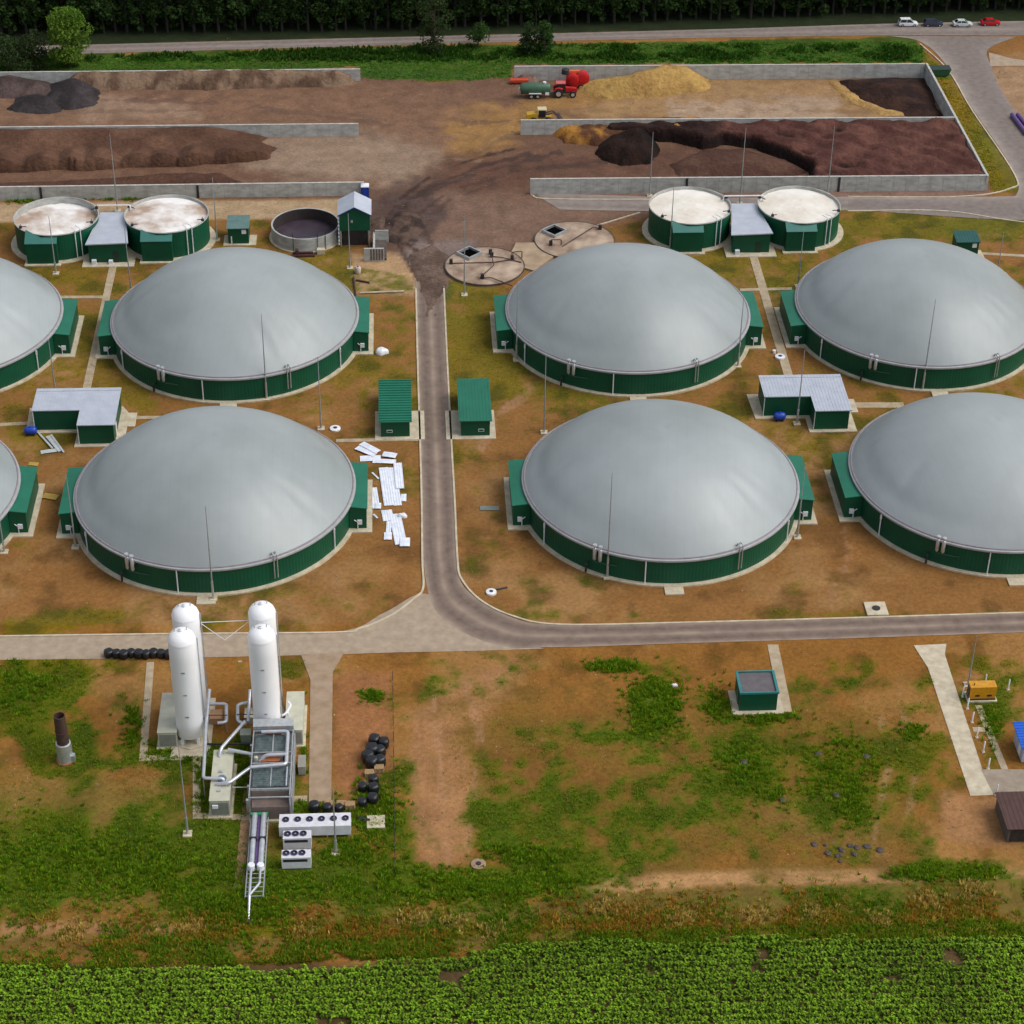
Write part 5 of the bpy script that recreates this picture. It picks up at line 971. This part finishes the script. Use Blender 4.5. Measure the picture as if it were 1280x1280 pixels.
MB().box(-2.0, .2, -.5, .5, .8, 1.5).box(.2, 2.4, -.32, .32, .75, 1.1).build('chassis', DARK, t, 0); MB().hexa([(.1, -.45, 1.1), (2.5, -.4, 1.1), (2.5, .4, 1.1), (.1, .45, 1.1), (.1, -.45, 2.0), (2.4, -.36, 1.8), (2.4, .36, 1.8), (.1, .45, 2.0)]).build('hood', RED, t, 0)
for s in (-1, 1): MB().tube([(-2.3, s * .95, 1.5), (-2.0, s * .95, 2.0), (-1.3, s * .95, 2.15), (-.6, s * .95, 1.9)], .22, 8).build('fender', RED, t)
MB().hexa([(-1.9, -.7, 1.5), (0, -.7, 1.5), (0, .7, 1.5), (-1.9, .7, 1.5), (-1.7, -.6, 2.95), (-.1, -.6, 2.95), (-.1, .6, 2.95), (-1.7, .6, 2.95)]).build('cab', GLASS, t, 0); MB().box(-1.9, .05, -.75, .75, 2.951, 3.1).build('cab_roof', mat('salmon_paint', (.6, .12, .12), .4), t, 0); MB().tube([(1.2, .42, 1.9), (1.2, .42, 2.9)], .06).build('exhaust', DARK, t)
t = thing('forage_blower', 'bright red machine with big round drums behind the tractor', 'farm machine', *PX(716, 110))
wheel(t, -1.2, -.9, .6, .4); wheel(t, 1.6, -.9, .6, .4)
MB().box(-2.2, 2.4, -.9, .9, .7, 1.5).build('chassis', RED, t, 0); n = 28
for x, r, y in ((-.2, 1.35, -.5), (1.9, 1.5, -.1)):
    dr = MB(); vs = [(x + q * math.cos(2 * PI * j / n), y + z, 2.3 + q * math.sin(2 * PI * j / n)) for q, z in ((r * .3, -.85), (r * .75, -.8), (r, -.6), (r, .6), (r * .75, .8), (r * .3, .85)) for j in range(n)]
    dr.add(vs, [(i * n + j, (i + 1) * n + j, (i + 1) * n + (j + 1) % n, i * n + (j + 1) % n) for i in range(5) for j in range(n)] + [tuple(range(n)), tuple(range(6 * n - 1, 5 * n - 1, -1))]); dr.build('drum', RED, t, 40)
MB().lathe([(.9, 3.2), (.8, 4.1), (.4, 4.3)], 20, (-1.6, .2)).build('black_hopper', DARK, t); MB().box(-1, 1.3, -.3, .4, 3.5, 3.9).build('guard', mat('orange_paint', (.7, .16, .05), .4), t, 0)
t = thing('tank_trailer', 'dark green slurry tank trailer with twin axle left of the tractor', 'trailer', *PX(669, 121))
n = 24; prof = [(.3, -3.2), (.95, -3.0), (1.15, -2.5), (1.15, 2.5), (.95, 3.0), (.3, 3.2)]; b_ = MB(); b_.add([(z, q * math.cos(2 * PI * j / n), 1.95 + q * math.sin(2 * PI * j / n)) for q, z in prof for j in range(n)], [(i * n + j, (i + 1) * n + j, (i + 1) * n + (j + 1) % n, i * n + (j + 1) % n) for i in range(5) for j in range(n)] + [tuple(range(n)), tuple(range(6 * n - 1, 5 * n - 1, -1))]); b_.build('barrel', mat('dull_green', (.045, .12, .07), .5), t, 40)
MB().box(-3, 4.6, -.2, .2, .75, .95).build('drawbar', GREENP, t, 0); MB().box(-1.4, 1.2, -1.35, -.8, 1.15, 1.25).build('mudguard', WHITE, t, 0); MB().lathe([(.35, 3.05), (.35, 3.3)], 14, (1.9, 0)).build('hatch', WHITE, t)
MB().box(2.0, 2.8, -1.25, -1.0, .9, 1.4).build('toolbox', WHITE, t, 0); MB().tube(bend([(-3.1, -.4, 2.2), (-3.6, -.6, 2.2), (-3.6, -.6, .9)], .3), .1).build('outlet', STEEL, t)
for x in (-.85, .45):
    for y in (-1.0, 1.0): wheel(t, x, y, .52, .4)
t = thing('red_implement', 'small red farm implement on the ground before the bunker wall corner', 'implement', *PX(649, 104)); MB().box(-1.9, 1.9, -.6, .6, .35, .9).build('body', mat('orange_red', (.6, .07, .03), .4), t, 0); 
for k in range(5): MB().tube([(-1.6 + k * .8, -.5, .6), (-1.6 + k * .8, -.9, 0)], .06, 6).build('tine', DARK, t)
t = thing('wheel_loader', 'yellow wheel loader with cream cab roof behind the dividing bunker wall', 'wheel loader', *PX(676, 153)); LY = mat('loader_yellow', (.55, .33, .02), .4)
for x in (-1.6, 1.3):
    for y in (-.95, .95): wheel(t, x, y, .75, .5)
MB().hexa([(-3.0, -.9, .8), (-.6, -.9, .8), (-.6, .9, .8), (-3.0, .9, .8), (-2.9, -.8, 2.0), (-.7, -.8, 2.3), (-.7, .8, 2.3), (-2.9, .8, 2.0)]).build('engine_cover', LY, t, 0); MB().box(-.55, 2.1, -.5, .5, .7, 1.4).build('chassis', LY, t, 0)
MB().box(-.5, .9, -.7, .7, 1.4, 2.9).build('cab', GLASS, t, 0); MB().box(-.7, 1.1, -.8, .8, 2.9, 3.1).build('cab_roof', CREAM, t, 0)
for s in (-1, 1): MB().tube([(.9, s * .5, 1.9), (2.4, s * .5, 2.3), (3.6, s * .5, 1.2)], .14, 6).build('boom', RUST, t)
MB().hexa([(3.4, -1.3, .3), (4.6, -1.3, .2), (4.6, 1.3, .2), (3.4, 1.3, .3), (3.4, -1.3, 1.5), (3.7, -1.3, 1.5), (3.7, 1.3, 1.5), (3.4, 1.3, 1.5)]).build('bucket', DARK, t, 0)
# ---------------------------------------------------------------- vegetation
LEAF = attr_mat('leaves', .75, 2, 0, 0)
def translucent(m, f):
    nt = m.node_tree; N = nt.nodes; at = [n for n in N if n.type == 'ATTRIBUTE'][0]; b = N['Principled BSDF']
    tr_ = N.new('ShaderNodeBsdfTranslucent'); mx = N.new('ShaderNodeMixShader'); mx.inputs[0].default_value = f
    nt.links.new(at.outputs['Color'], tr_.inputs['Color']); nt.links.new(b.outputs[0], mx.inputs[1]); nt.links.new(tr_.outputs[0], mx.inputs[2])
    nt.links.new(mx.outputs[0], N['Material Output'].inputs['Surface'])
GRASSL = attr_mat('grass_blades', .8, 2, 0, 0); translucent(GRASSL, .45); translucent(LEAF, .25)
def leaves(centres, size, colr, flat=.35, tri=False, seed=1):
    r = np.random.default_rng(seed); n = len(centres); a = r.normal(size=(n, 3)); a[:, 2] *= flat; a /= np.linalg.norm(a, axis=1)[:, None]
    b = r.normal(size=(n, 3)); b = np.cross(a, b); b /= np.linalg.norm(b, axis=1)[:, None]; s = (size * (.6 + .8 * r.random(n)))[:, None]
    v = np.stack([centres - a * s, centres - b * s * .55, centres + a * s, centres + b * s * .55], 1).reshape(-1, 3)
    return v, np.arange(4 * n).reshape(-1, 4), np.repeat(colr, 4, 0)
def tree_obj(name, label, cat, u, v, h, rw, n, c1, c2, seed, zlow=.25, size=.32, lean=.0, group=None, lumps=14, bark=None):
    r = np.random.default_rng(seed); t = thing(name, label, cat, u, v, group)
    mb = MB(); mb.tube([(0, 0, -.3), (.1 * lean, .05, h * .35), (.25 * lean, .1, h * .85)], .022 * h, 8, .006 * h)
    cs = []
    for k in range(lumps):
        z = h * (zlow + (1 - zlow) * r.random() ** .9 * .92); e = (z / h - zlow) / (1 - zlow); rad = rw * (math.sin(PI * min(.12 + e * .86, 1)) ** .7); a = r.random() * 6.28; q = rad * (.25 + .6 * r.random())
        c = np.array((q * math.cos(a), q * math.sin(a), z)); cs.append((c, rw * (.28 + .25 * r.random())))
        mb.tube([(0, 0, max(z * .7, .3)), tuple(c * np.array((.5, .5, 1)) - np.array((0, 0, .1 * h * .3))), tuple(c)], .008 * h, 5, .003 * h)
    mb.build('trunk', bark or BARK, t)
    pts = []; cc = []
    for c, R in cs:
        m_ = n // lumps; d = r.normal(size=(m_, 3)); d /= np.linalg.norm(d, axis=1)[:, None]; d *= (R * (.35 + .65 * r.random(m_) ** .4))[:, None]; d[:, 2] *= .8; pts.append(c + d); k = np.clip(r.random(m_) * .5 + r.random() * .5, 0, 1)[:, None]; cc.append(np.array(c1) * (1 - k) + np.array(c2) * k)
    pts = np.concatenate(pts); pts[:, 2] = np.maximum(pts[:, 2], .2); v_, q_, c_ = leaves(pts, size, np.concatenate(cc), .7, seed=seed)
    raw_obj('crown', v_, q_, c_, LEAF, t); return t
TD1, TD2 = (.018, .042, .01), (.045, .085, .018)
protos = []
def forest_line(u): return np.interp(u, [-120, -87, 0, 111, 150], [439.5, 440.5, 441.5, 449, 451])
kinds = [(15, 2.6, .16), (17, 2.4, .22), (14, 3.0, .12), (16, 2.2, .3), (13, 2.8, .1)]
k = 0
side = ['left third of the forest edge', 'middle third of the forest edge', 'right third of the forest edge']
for row, off in ((0, 0), (1, 3.5)):
    u = -104 + row * 1.4
    while u < 150:
        kd = k % 5; g = 'trees along the dark forest edge'; uu = u + random.uniform(-.6, .6); vv = forest_line(uu) + 2 + off + random.uniform(-.6, .9)
        lab = ('tall dark conifer-like tree in the %s row of the forest edge' % ('front', 'second')[row])
        if k < 5: o = tree_obj('forest_tree', lab, 'tree', uu, vv, *kinds[kd][:2], 1500, TD1, TD2, 100 + k, kinds[kd][2] * .5, .38, group=g, lumps=30, bark=mat('dark_bark', (.035, .03, .024), .9, (.015, .014, .012), 2)); protos.append(o)
        else: s = random.uniform(.85, 1.15); dup(protos[kd], uu, vv, lab, rot=random.random() * 6, scale=(s, s, s))
        k += 1; u += 2.9 + random.uniform(-.4, .4)
# the wood behind the edge, one mass
r = np.random.default_rng(5); n = 90000; U = r.uniform(-130, 175, n); D = r.uniform(0, 1, n) ** 1.3 * 45; V = np.interp(U, [-120, 0, 111, 150], [446.5, 448, 455.5, 458]) + D; Z = r.uniform(.02, 1, n) ** .7 * (15 + 4 * vnoise(U, V, 6, 3))
kk = r.random(n)[:, None]; v_, q_, c_ = leaves(np.stack([U, V, Z], 1), np.full(n, .75), np.array(TD1) * (1 - kk) + np.array(TD2) * kk * .8, .7, seed=6)
wood = raw_obj('forest', v_, q_, c_, LEAF); struct(wood, 'stuff'); tag(wood, 'dark dense wood filling the top of the photo', 'forest')
tr = [('bright green round tree standing alone before the forest', 88, 84, 13, 5.0, 9500, (.06, .14, .012), (.15, .25, .03), .12), ('dark green bush at the left photo edge beside the bright tree', 14, 92, 8, 5.5, 3500, (.02, .045, .012), (.045, .08, .02), .05), ('dark olive bush between photo edge and bright tree', 44, 84, 7.5, 4.5, 3000, (.025, .045, .015), (.05, .075, .025), .05),
      ('tall loose dark tree standing in the verge', 543, 66, 13.5, 4.4, 3200, (.02, .04, .012), (.05, .08, .02), .12), ('small thin green tree in the verge', 598, 58, 6.5, 2.6, 1100, (.03, .07, .015), (.05, .11, .02), .2), ('round dark bush, left of a touching pair in the verge', 661, 68, 7, 2.5, 1600, (.02, .045, .015), (.04, .07, .02), .06), ('round green bush, right of a touching pair in the verge', 680, 68, 7.6, 2.6, 1900, (.02, .06, .012), (.045, .1, .02), .06)]
for j, (l, x, y, h, rw, n, a, b, zl) in enumerate(tr): tree_obj('tree' if h > 7.9 or 'tree' in l else 'bush', l, 'tree' if 'tree' in l else 'bush', *PX(x, y), h, rw, n, a, b, 300 + j, zl, .26, lumps=44 if j == 0 else 24)
# scattered tufts following the plant cover of the ground
def tufts(name, label, cat, U, V, hh, spread, C, nb, seed, wb=.09, matl=GRASSL):
    r = np.random.default_rng(seed); n = len(U); mx, my = to_map(U, V); z0 = ground_z(U, V, mx, my)
    U = np.repeat(U, nb); V = np.repeat(V, nb); z0 = np.repeat(z0, nb); h = np.repeat(hh, nb) * (.5 + .7 * r.random(n * nb)); sp = np.repeat(spread, nb)
    a = r.random(n * nb) * 2 * PI; q = sp * r.random(n * nb) ** .6; bu, bv = U + q * np.cos(a) * .5, V + q * np.sin(a) * .5; tu, tv = U + q * np.cos(a) * 1.3, V + q * np.sin(a) * 1.3
    b = a + PI / 2 + r.normal(size=n * nb) * .5; w = wb * (.6 + .8 * r.random(n * nb)) * (h / .4) ** .5
    p0 = np.stack([bu - np.cos(b) * w * .5, bv - np.sin(b) * w * .5, z0 - .03], 1); p1 = np.stack([bu + np.cos(b) * w * .5, bv + np.sin(b) * w * .5, z0 - .03], 1); m1 = np.stack([(bu + tu) / 2 + np.cos(b) * w, (bv + tv) / 2 + np.sin(b) * w, z0 + h * .65], 1); p2 = np.stack([tu, tv, z0 + h], 1)
    v_ = np.stack([p0, p1, m1, p2], 1).reshape(-1, 3); c = np.repeat(C, nb, 0) * (.7 + .6 * r.random((n * nb, 1)))
    o = raw_obj(name, v_, np.arange(4 * n * nb).reshape(-1, 4), np.repeat(c, 4, 0), matl); struct(o, 'stuff'); tag(o, label, cat); return o
def bil(A, U, V): return A[np.clip(np.searchsorted(vs_, V), 0, len(vs_) - 1), np.clip(np.searchsorted(us, U), 0, len(us) - 1)]
def blocked(U, V):
    m = np.zeros(U.shape, bool)
    for u, v in DOMES: m |= np.hypot(U - u, V - v) < 21.4; m |= (np.abs(U - u) < 23.1) & (V > v - 6.6) & (V < v + 7.6)
    for u, v in TANKS: m |= np.hypot(U - u, V - v) < 8.8
    m |= np.hypot(U + 18, V - 345.7) < 6.9; m |= np.hypot(U - 14.2, V - 332.9) < 7.3; m |= np.hypot(U - 31, V - 342.3) < 7.5
    for a, b, c, d in ((1.6, 7.1, 225, 340), (-90, 150, 224, 229.6), (-32.9, -29.9, 205, 213.6), (-31, -26.4, 203.5, 215), (-20.6, -14.8, 190.8, 209), (-16.6, -13.9, 204.8, 213), (-25.4, -22.5, 192, 202), (-20.4, -17.8, 178, 191), (-16.8, -7.7, 187.8, 191), (-16.3, -12.3, 182.6, 188), (42, 48.5, 209, 214.5), (73, 77.5, 210.5, 213), (77, 83, 198, 203.5), (72, 80.5, 184, 190.6), (-5.5, 1.5, 276.7, 290), (7.5, 14, 276.7, 290), (-60, -45, 276, 288), (55, 71.5, 277, 289), (-32.6, -27.5, 342, 347.5), (-12, 0, 337, 348), (-58, -48, 335, 348), (58, 67.5, 335, 349), (99, 104.5, 334, 338.5)): m |= (U > a) & (U < b) & (V > c) & (V < d)
    for poly in DRV: m |= sdist(U, V, poly) > 0
    return m
DRV = [P(376, 818, 430, 816, 416, 840, 414, 1000, 386, 1004, 388, 850), P(1142, 807, 1183, 805, 1188, 840, 1242, 994, 1213, 995, 1160, 835), P(1226, 962, 1310, 962, 1310, 992, 1241, 992), P(-300, 792, 480, 765, 527, 740, 560, 740, 620, 780, 1300, 765, 1300, 792, 700, 811, 0, 826, -300, 829), P(966 - 8, 806, 975, 806, 992, 890, 975, 892), P(110, 53, 1100, 27, 1300, 25, 1300, 46, 1235, 62, 1240, 85, 1296, 180, 1330, 250, 1290, 275, 1060, 263, 1060, 246, 1262, 240, 1215, 138, 1150, 52, 640, 55, -300, 84, -300, 66)]
def scatter(n, u0, u1, v0, v1, seed, lo, hi):
    r = np.random.default_rng(seed); U = r.uniform(u0, u1, n); V = r.uniform(v0, v1, n); c = bil(COVER, U, V); k = (r.random(n) < np.maximum(sstep(lo, hi, c), .035 if v0 < 200 else .01)) & ~blocked(U, V); return U[k], V[k], c[k], bil(LUSH, U[k], V[k])
def gcol(L, r, dark=1.):
    k = np.clip(L + r.normal(size=len(L)) * .22, 0, 1)[:, None]; return (np.array((.38, .26, .015)) * (1 - k) + np.array((.16, .275, .012)) * k) * dark
r = np.random.default_rng(77)
U, V, c, L = scatter(120000, -62, 92, 167, 226, 51, .2, 1.3)
tufts('weeds', 'green and yellowish weeds growing on the open soil around the white tanks and substation', 'weeds', U, V, .07 + .22 * c * (.3 + L) * r.random(len(U)), .2 + .14 * r.random(len(U)), gcol(L, r), 6, 52, .07)
U, V, c, L = scatter(60000, -90, 125, 229, 362, 53, .3, 1.0)
tufts('grass', 'short yellow-green grass between the domes and tanks', 'grass', U, V, .08 + .12 * c * r.random(len(U)), .2 + .1 * r.random(len(U)), gcol(L * .8, r), 4, 54)
U, V, c, L = scatter(60000, -100, 128, 361, 440, 55, .3, .9)
mx, my = to_map(U, V); tall = sstep(80, 74, my) * sstep(52, 60, my) * (mx < 1155) * sstep(.3, .62, fbm(U, V, 5, 3, 88)) * 1.2
k = sdist(U, V, [(-90, 362), (111, 362), (111, 415), (-90, 415)]) < 0; U, V, c, L, tall = U[k], V[k], c[k], L[k], tall[k]
C_ = gcol(L, r); C_ = np.where((to_map(U, V)[0] < 1155)[:, None], np.array((.075, .21, .02)) * (.7 + .6 * r.random((len(U), 1))), C_); C_ = C_ * (1 - tall[:, None] * .45)
tufts('verge_grass', 'dark tall grass and lighter mown grass between the yard walls and the forest road', 'grass', U, V, .12 + .1 * r.random(len(U)) + tall * (.3 + .5 * r.random(len(U))), .4 + .2 * r.random(len(U)), C_, 5, 56, .22)
n = 24000; U = r.uniform(-60, 88, n); V = 167.5 + np.abs(r.normal(size=n)) * 3.6 + .8 * vnoise(U, U * 0, 9, 3); nn = fbm(U, V, 5, 3, 66); k = (V < 181) & (r.random(n) < sstep(.32, .55, nn) * .9 + .1); U, V, nn = U[k], V[k], nn[k]
pal = np.array([(.14, .27, .01), (.3, .26, .02), (.42, .22, .03), (.2, .28, .015), (.62, .42, .07)]); pi_ = np.clip((fbm(U, V, 6, 3, 70) * 7 - 1.6 + r.normal(size=len(U)) * .6).astype(int), 0, 4); pi_ = np.where((V < 171.2) & (r.random(len(U)) < .75), np.where(r.random(len(U)) < .5, 0, 3), pi_)
tufts('tall_weeds', 'tall brown and green weeds between the crop field and the plant', 'weeds', U, V, .18 + .4 * r.random(len(U)), .3 + .25 * r.random(len(U)), pal[pi_], 8, 67, .09)
pb = np.concatenate([np.array([PX(x + a * 17, y + b * 9) for a, b in r.normal(size=(70, 2)) * .6]) for x, y in ((758, 1137), (854, 1151), (946, 1145), (1019, 1145), (1160, 1126), (1215, 1117), (565, 1154), (240, 1160), (90, 1165), (620, 1166), (1100, 1150), (520, 1150), (385, 1165))])
tufts('pale_weeds', 'pale straw-yellow dry weed clumps in the strip beside the crop field', 'weeds', pb[:, 0], pb[:, 1], .3 + .4 * r.random(len(pb)), .25 + .2 * r.random(len(pb)), np.array((.62, .47, .13)) * (.6 + .6 * r.random((len(pb), 1))), 9, 71, .07)
n = 70000; U = r.uniform(-62, 92, n); V = r.uniform(172, 226, n); mx, my = to_map(U, V); dz = np.maximum(sstep(-20, 30, sdist(mx, my, [(570, 890), (1160, 880), (1170, 1085), (580, 1090)])), sstep(-20, 30, sdist(mx, my, [(-60, 930), (250, 950), (480, 1020), (500, 1150), (-60, 1150)])))
k = (r.random(n) < dz * (.15 + .85 * sstep(.4, .6, fbm(U, V, 6, 4, 121)))) & ~blocked(U, V); U, V = U[k], V[k]; n = len(U); kk_ = np.clip(fbm(U, V, 4, 3, 123) * 2.4 - .7 + r.normal(size=n) * .25, 0, 1)[:, None]
tufts('dry_grass', 'thin bronze and olive dry grass over the open soil', 'grass', U, V, .06 + .12 * r.random(n), .2 + .15 * r.random(n), (np.array((.36, .17, .035)) * (1 - kk_) + np.array((.24, .26, .02)) * kk_), 4, 72, .06)
# lush clumps
cl = []
for x, y, rx, ry, n in ((820, 882, 34, 34, 900), (770, 833, 36, 7, 300), (930, 960, 36, 34, 350), (1050, 960, 50, 44, 420), (965, 995, 22, 22, 160), (480, 1108, 110, 20, 1400), (600, 1112, 90, 14, 900), (690, 1098, 40, 12, 300), (300, 1130, 60, 40, 1000), (1180, 1092, 60, 10, 500), (895, 880, 20, 20, 180), (960, 897, 40, 7, 200), (60, 1080, 150, 50, 1300), (200, 1100, 120, 40, 1000), (470, 1010, 30, 34, 500), (30, 860, 50, 40, 600), (165, 905, 12, 30, 220), (225, 942, 45, 12, 260), (250, 985, 8, 30, 120), (303, 960, 9, 40, 160), (378, 1010, 60, 10, 60), (465, 870, 16, 7, 120), (440, 1060, 40, 22, 350), (1240, 905, 12, 20, 100), (1070, 1010, 24, 30, 160), (660, 1070, 60, 14, 300), (378, 240, 60, 2.2, 160), (30, 252, 40, 2, 90), (150, 249, 40, 2, 90), (1143, 915, 18, 10, 120), (380, 920, 4, 40, 90)):
    p = r.normal(size=(n, 2)) * .55; cl.append(np.array([PX(x + a * rx, y + b * ry) for a, b in p]))
cl = np.concatenate(cl); cl = cl[~blocked(cl[:, 0], cl[:, 1]) & (fbm(cl[:, 0], cl[:, 1], 2.5, 3, 91) > .36)]; n = len(cl)
tufts('lush_weeds', 'lush bright green weed clumps on the open soil', 'weeds', cl[:, 0], cl[:, 1], .2 + .35 * r.random(n), .25 + .25 * r.random(n), np.array((.135, .32, .012)) * (1 - r.random((n, 1)) * .5) + np.array((.12, .07, .0)) * r.random((n, 1)), 12, 92, .09)
# stones and clods on the bare soil
n = 16000; U = r.uniform(-85, 120, n); V = np.concatenate([r.uniform(170, 229, n // 2), r.uniform(229, 414, n - n // 2)]); k = ~blocked(U, V) & (bil(COVER, U, V) < .5) & (fbm(U, V, 5, 3, 101) > .46); U, V = U[k], V[k]; n = len(U)
sz = .05 + .13 * r.random(n) ** 3; a0 = r.random(n) * 6.28; mx, my = to_map(U, V); zz = ground_z(U, V, mx, my); vs4 = []
for k_ in range(4): vs4.append(np.stack([U + np.cos(a0 + k_ * 1.57) * sz * (.8 + .4 * r.random(n)), V + np.sin(a0 + k_ * 1.57) * sz * (.8 + .4 * r.random(n)), zz - .02], 1))
vs4.append(np.stack([U, V, zz + sz * .8], 1)); v_ = np.stack(vs4, 1).reshape(-1, 3); b_ = np.arange(n)[:, None] * 5; q_ = np.concatenate([b_ + np.array([[k_, (k_ + 1) % 4, 4]]) for k_ in range(4)])
cs_ = np.array((.34, .24, .14)) * (.35 + .9 * r.random((n, 1))); stn = raw_obj('stones', v_, q_, np.repeat(cs_, 5, 0), attr_mat('stone', .9, 2, 0, 0)); struct(stn, 'stuff'); tag(stn, 'small stones and clods strewn over the bare soil', 'stones')
# crop field: leafy plants in rows
uu = []; 
for v in np.arange(151, 170.5, .9):
    x = np.arange(-62, 92, .5); uu.append(np.stack([x + r.normal(size=len(x)) * .12, v + .11 * r.normal(size=len(x)) + .25 * np.sin(x * .05)], 1))
cp = np.concatenate(uu); edge = np.interp(cp[:, 0], [-60, -47, -30, -20, -8, 6, 12, 40, 92], [167.6, 168.2, 167.4, 166.6, 167.0, 167.8, 169.6, 169.3, 167.8]) + (fbm(cp[:, 0], cp[:, 1], 3, 2, 8) - .5) * 1.6
gap = fbm(cp[:, 0], cp[:, 1], 4.5, 3, 44) < .235
cp = cp[(cp[:, 1] < edge) & ~gap]; n = len(cp); hp = .6 + .45 * fbm(cp[:, 0], cp[:, 1], 6, 3, 2) + .1 * r.random(n)
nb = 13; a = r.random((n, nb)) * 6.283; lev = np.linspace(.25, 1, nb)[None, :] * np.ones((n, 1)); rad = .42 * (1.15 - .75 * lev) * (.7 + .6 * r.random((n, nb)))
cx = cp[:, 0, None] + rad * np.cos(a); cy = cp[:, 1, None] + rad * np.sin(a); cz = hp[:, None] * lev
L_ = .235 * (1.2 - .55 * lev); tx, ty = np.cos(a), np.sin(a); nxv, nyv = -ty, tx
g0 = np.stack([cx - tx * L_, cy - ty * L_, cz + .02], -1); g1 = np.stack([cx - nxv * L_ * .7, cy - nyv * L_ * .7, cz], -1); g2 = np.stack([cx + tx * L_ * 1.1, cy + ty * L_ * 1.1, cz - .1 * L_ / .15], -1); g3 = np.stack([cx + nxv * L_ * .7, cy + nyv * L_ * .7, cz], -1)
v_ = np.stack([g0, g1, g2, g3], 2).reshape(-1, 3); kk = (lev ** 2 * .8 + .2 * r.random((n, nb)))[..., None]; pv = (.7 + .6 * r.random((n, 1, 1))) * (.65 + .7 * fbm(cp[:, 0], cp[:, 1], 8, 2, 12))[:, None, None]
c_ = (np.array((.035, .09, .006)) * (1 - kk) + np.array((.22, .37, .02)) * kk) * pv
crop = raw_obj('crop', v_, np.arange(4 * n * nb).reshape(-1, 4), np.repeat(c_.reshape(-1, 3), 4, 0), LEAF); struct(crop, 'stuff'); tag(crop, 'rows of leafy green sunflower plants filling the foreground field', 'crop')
# ---------------------------------------------------------------- light
w = bpy.data.worlds.new('World'); sc.world = w; w.use_nodes = True; nt = w.node_tree; bg = nt.nodes['Background']
sky = nt.nodes.new('ShaderNodeTexSky'); sky.sky_type = 'NISHITA'; sky.sun_disc = False; EL, AZ = math.radians(52), math.radians(95)
sky.sun_elevation = EL; sky.sun_rotation = AZ; sky.air_density = 1.0; sky.dust_density = 4.0; sky.ozone_density = .6
hs = nt.nodes.new('ShaderNodeHueSaturation'); hs.inputs['Saturation'].default_value = .4; nt.links.new(sky.outputs[0], hs.inputs['Color']); nt.links.new(hs.outputs[0], bg.inputs[0]); bg.inputs[1].default_value = .15
sl = bpy.data.lights.new('sun', 'SUN'); so = bpy.data.objects.new('sun', sl); col.objects.link(so); sl.energy = 1.05; sl.angle = math.radians(40); sl.color = (1, .95, .87)
dirv = Vector((math.sin(AZ) * math.cos(EL), math.cos(AZ) * math.cos(EL), math.sin(EL))); so.rotation_euler = dirv.to_track_quat('Z', 'Y').to_euler()
sc.view_settings.view_transform = 'Standard'; sc.view_settings.look = 'None'; sc.view_settings.exposure = 0.1; sc.view_settings.gamma = 1
sc.render.engine = 'CYCLES'; sc.cycles.max_bounces = 5
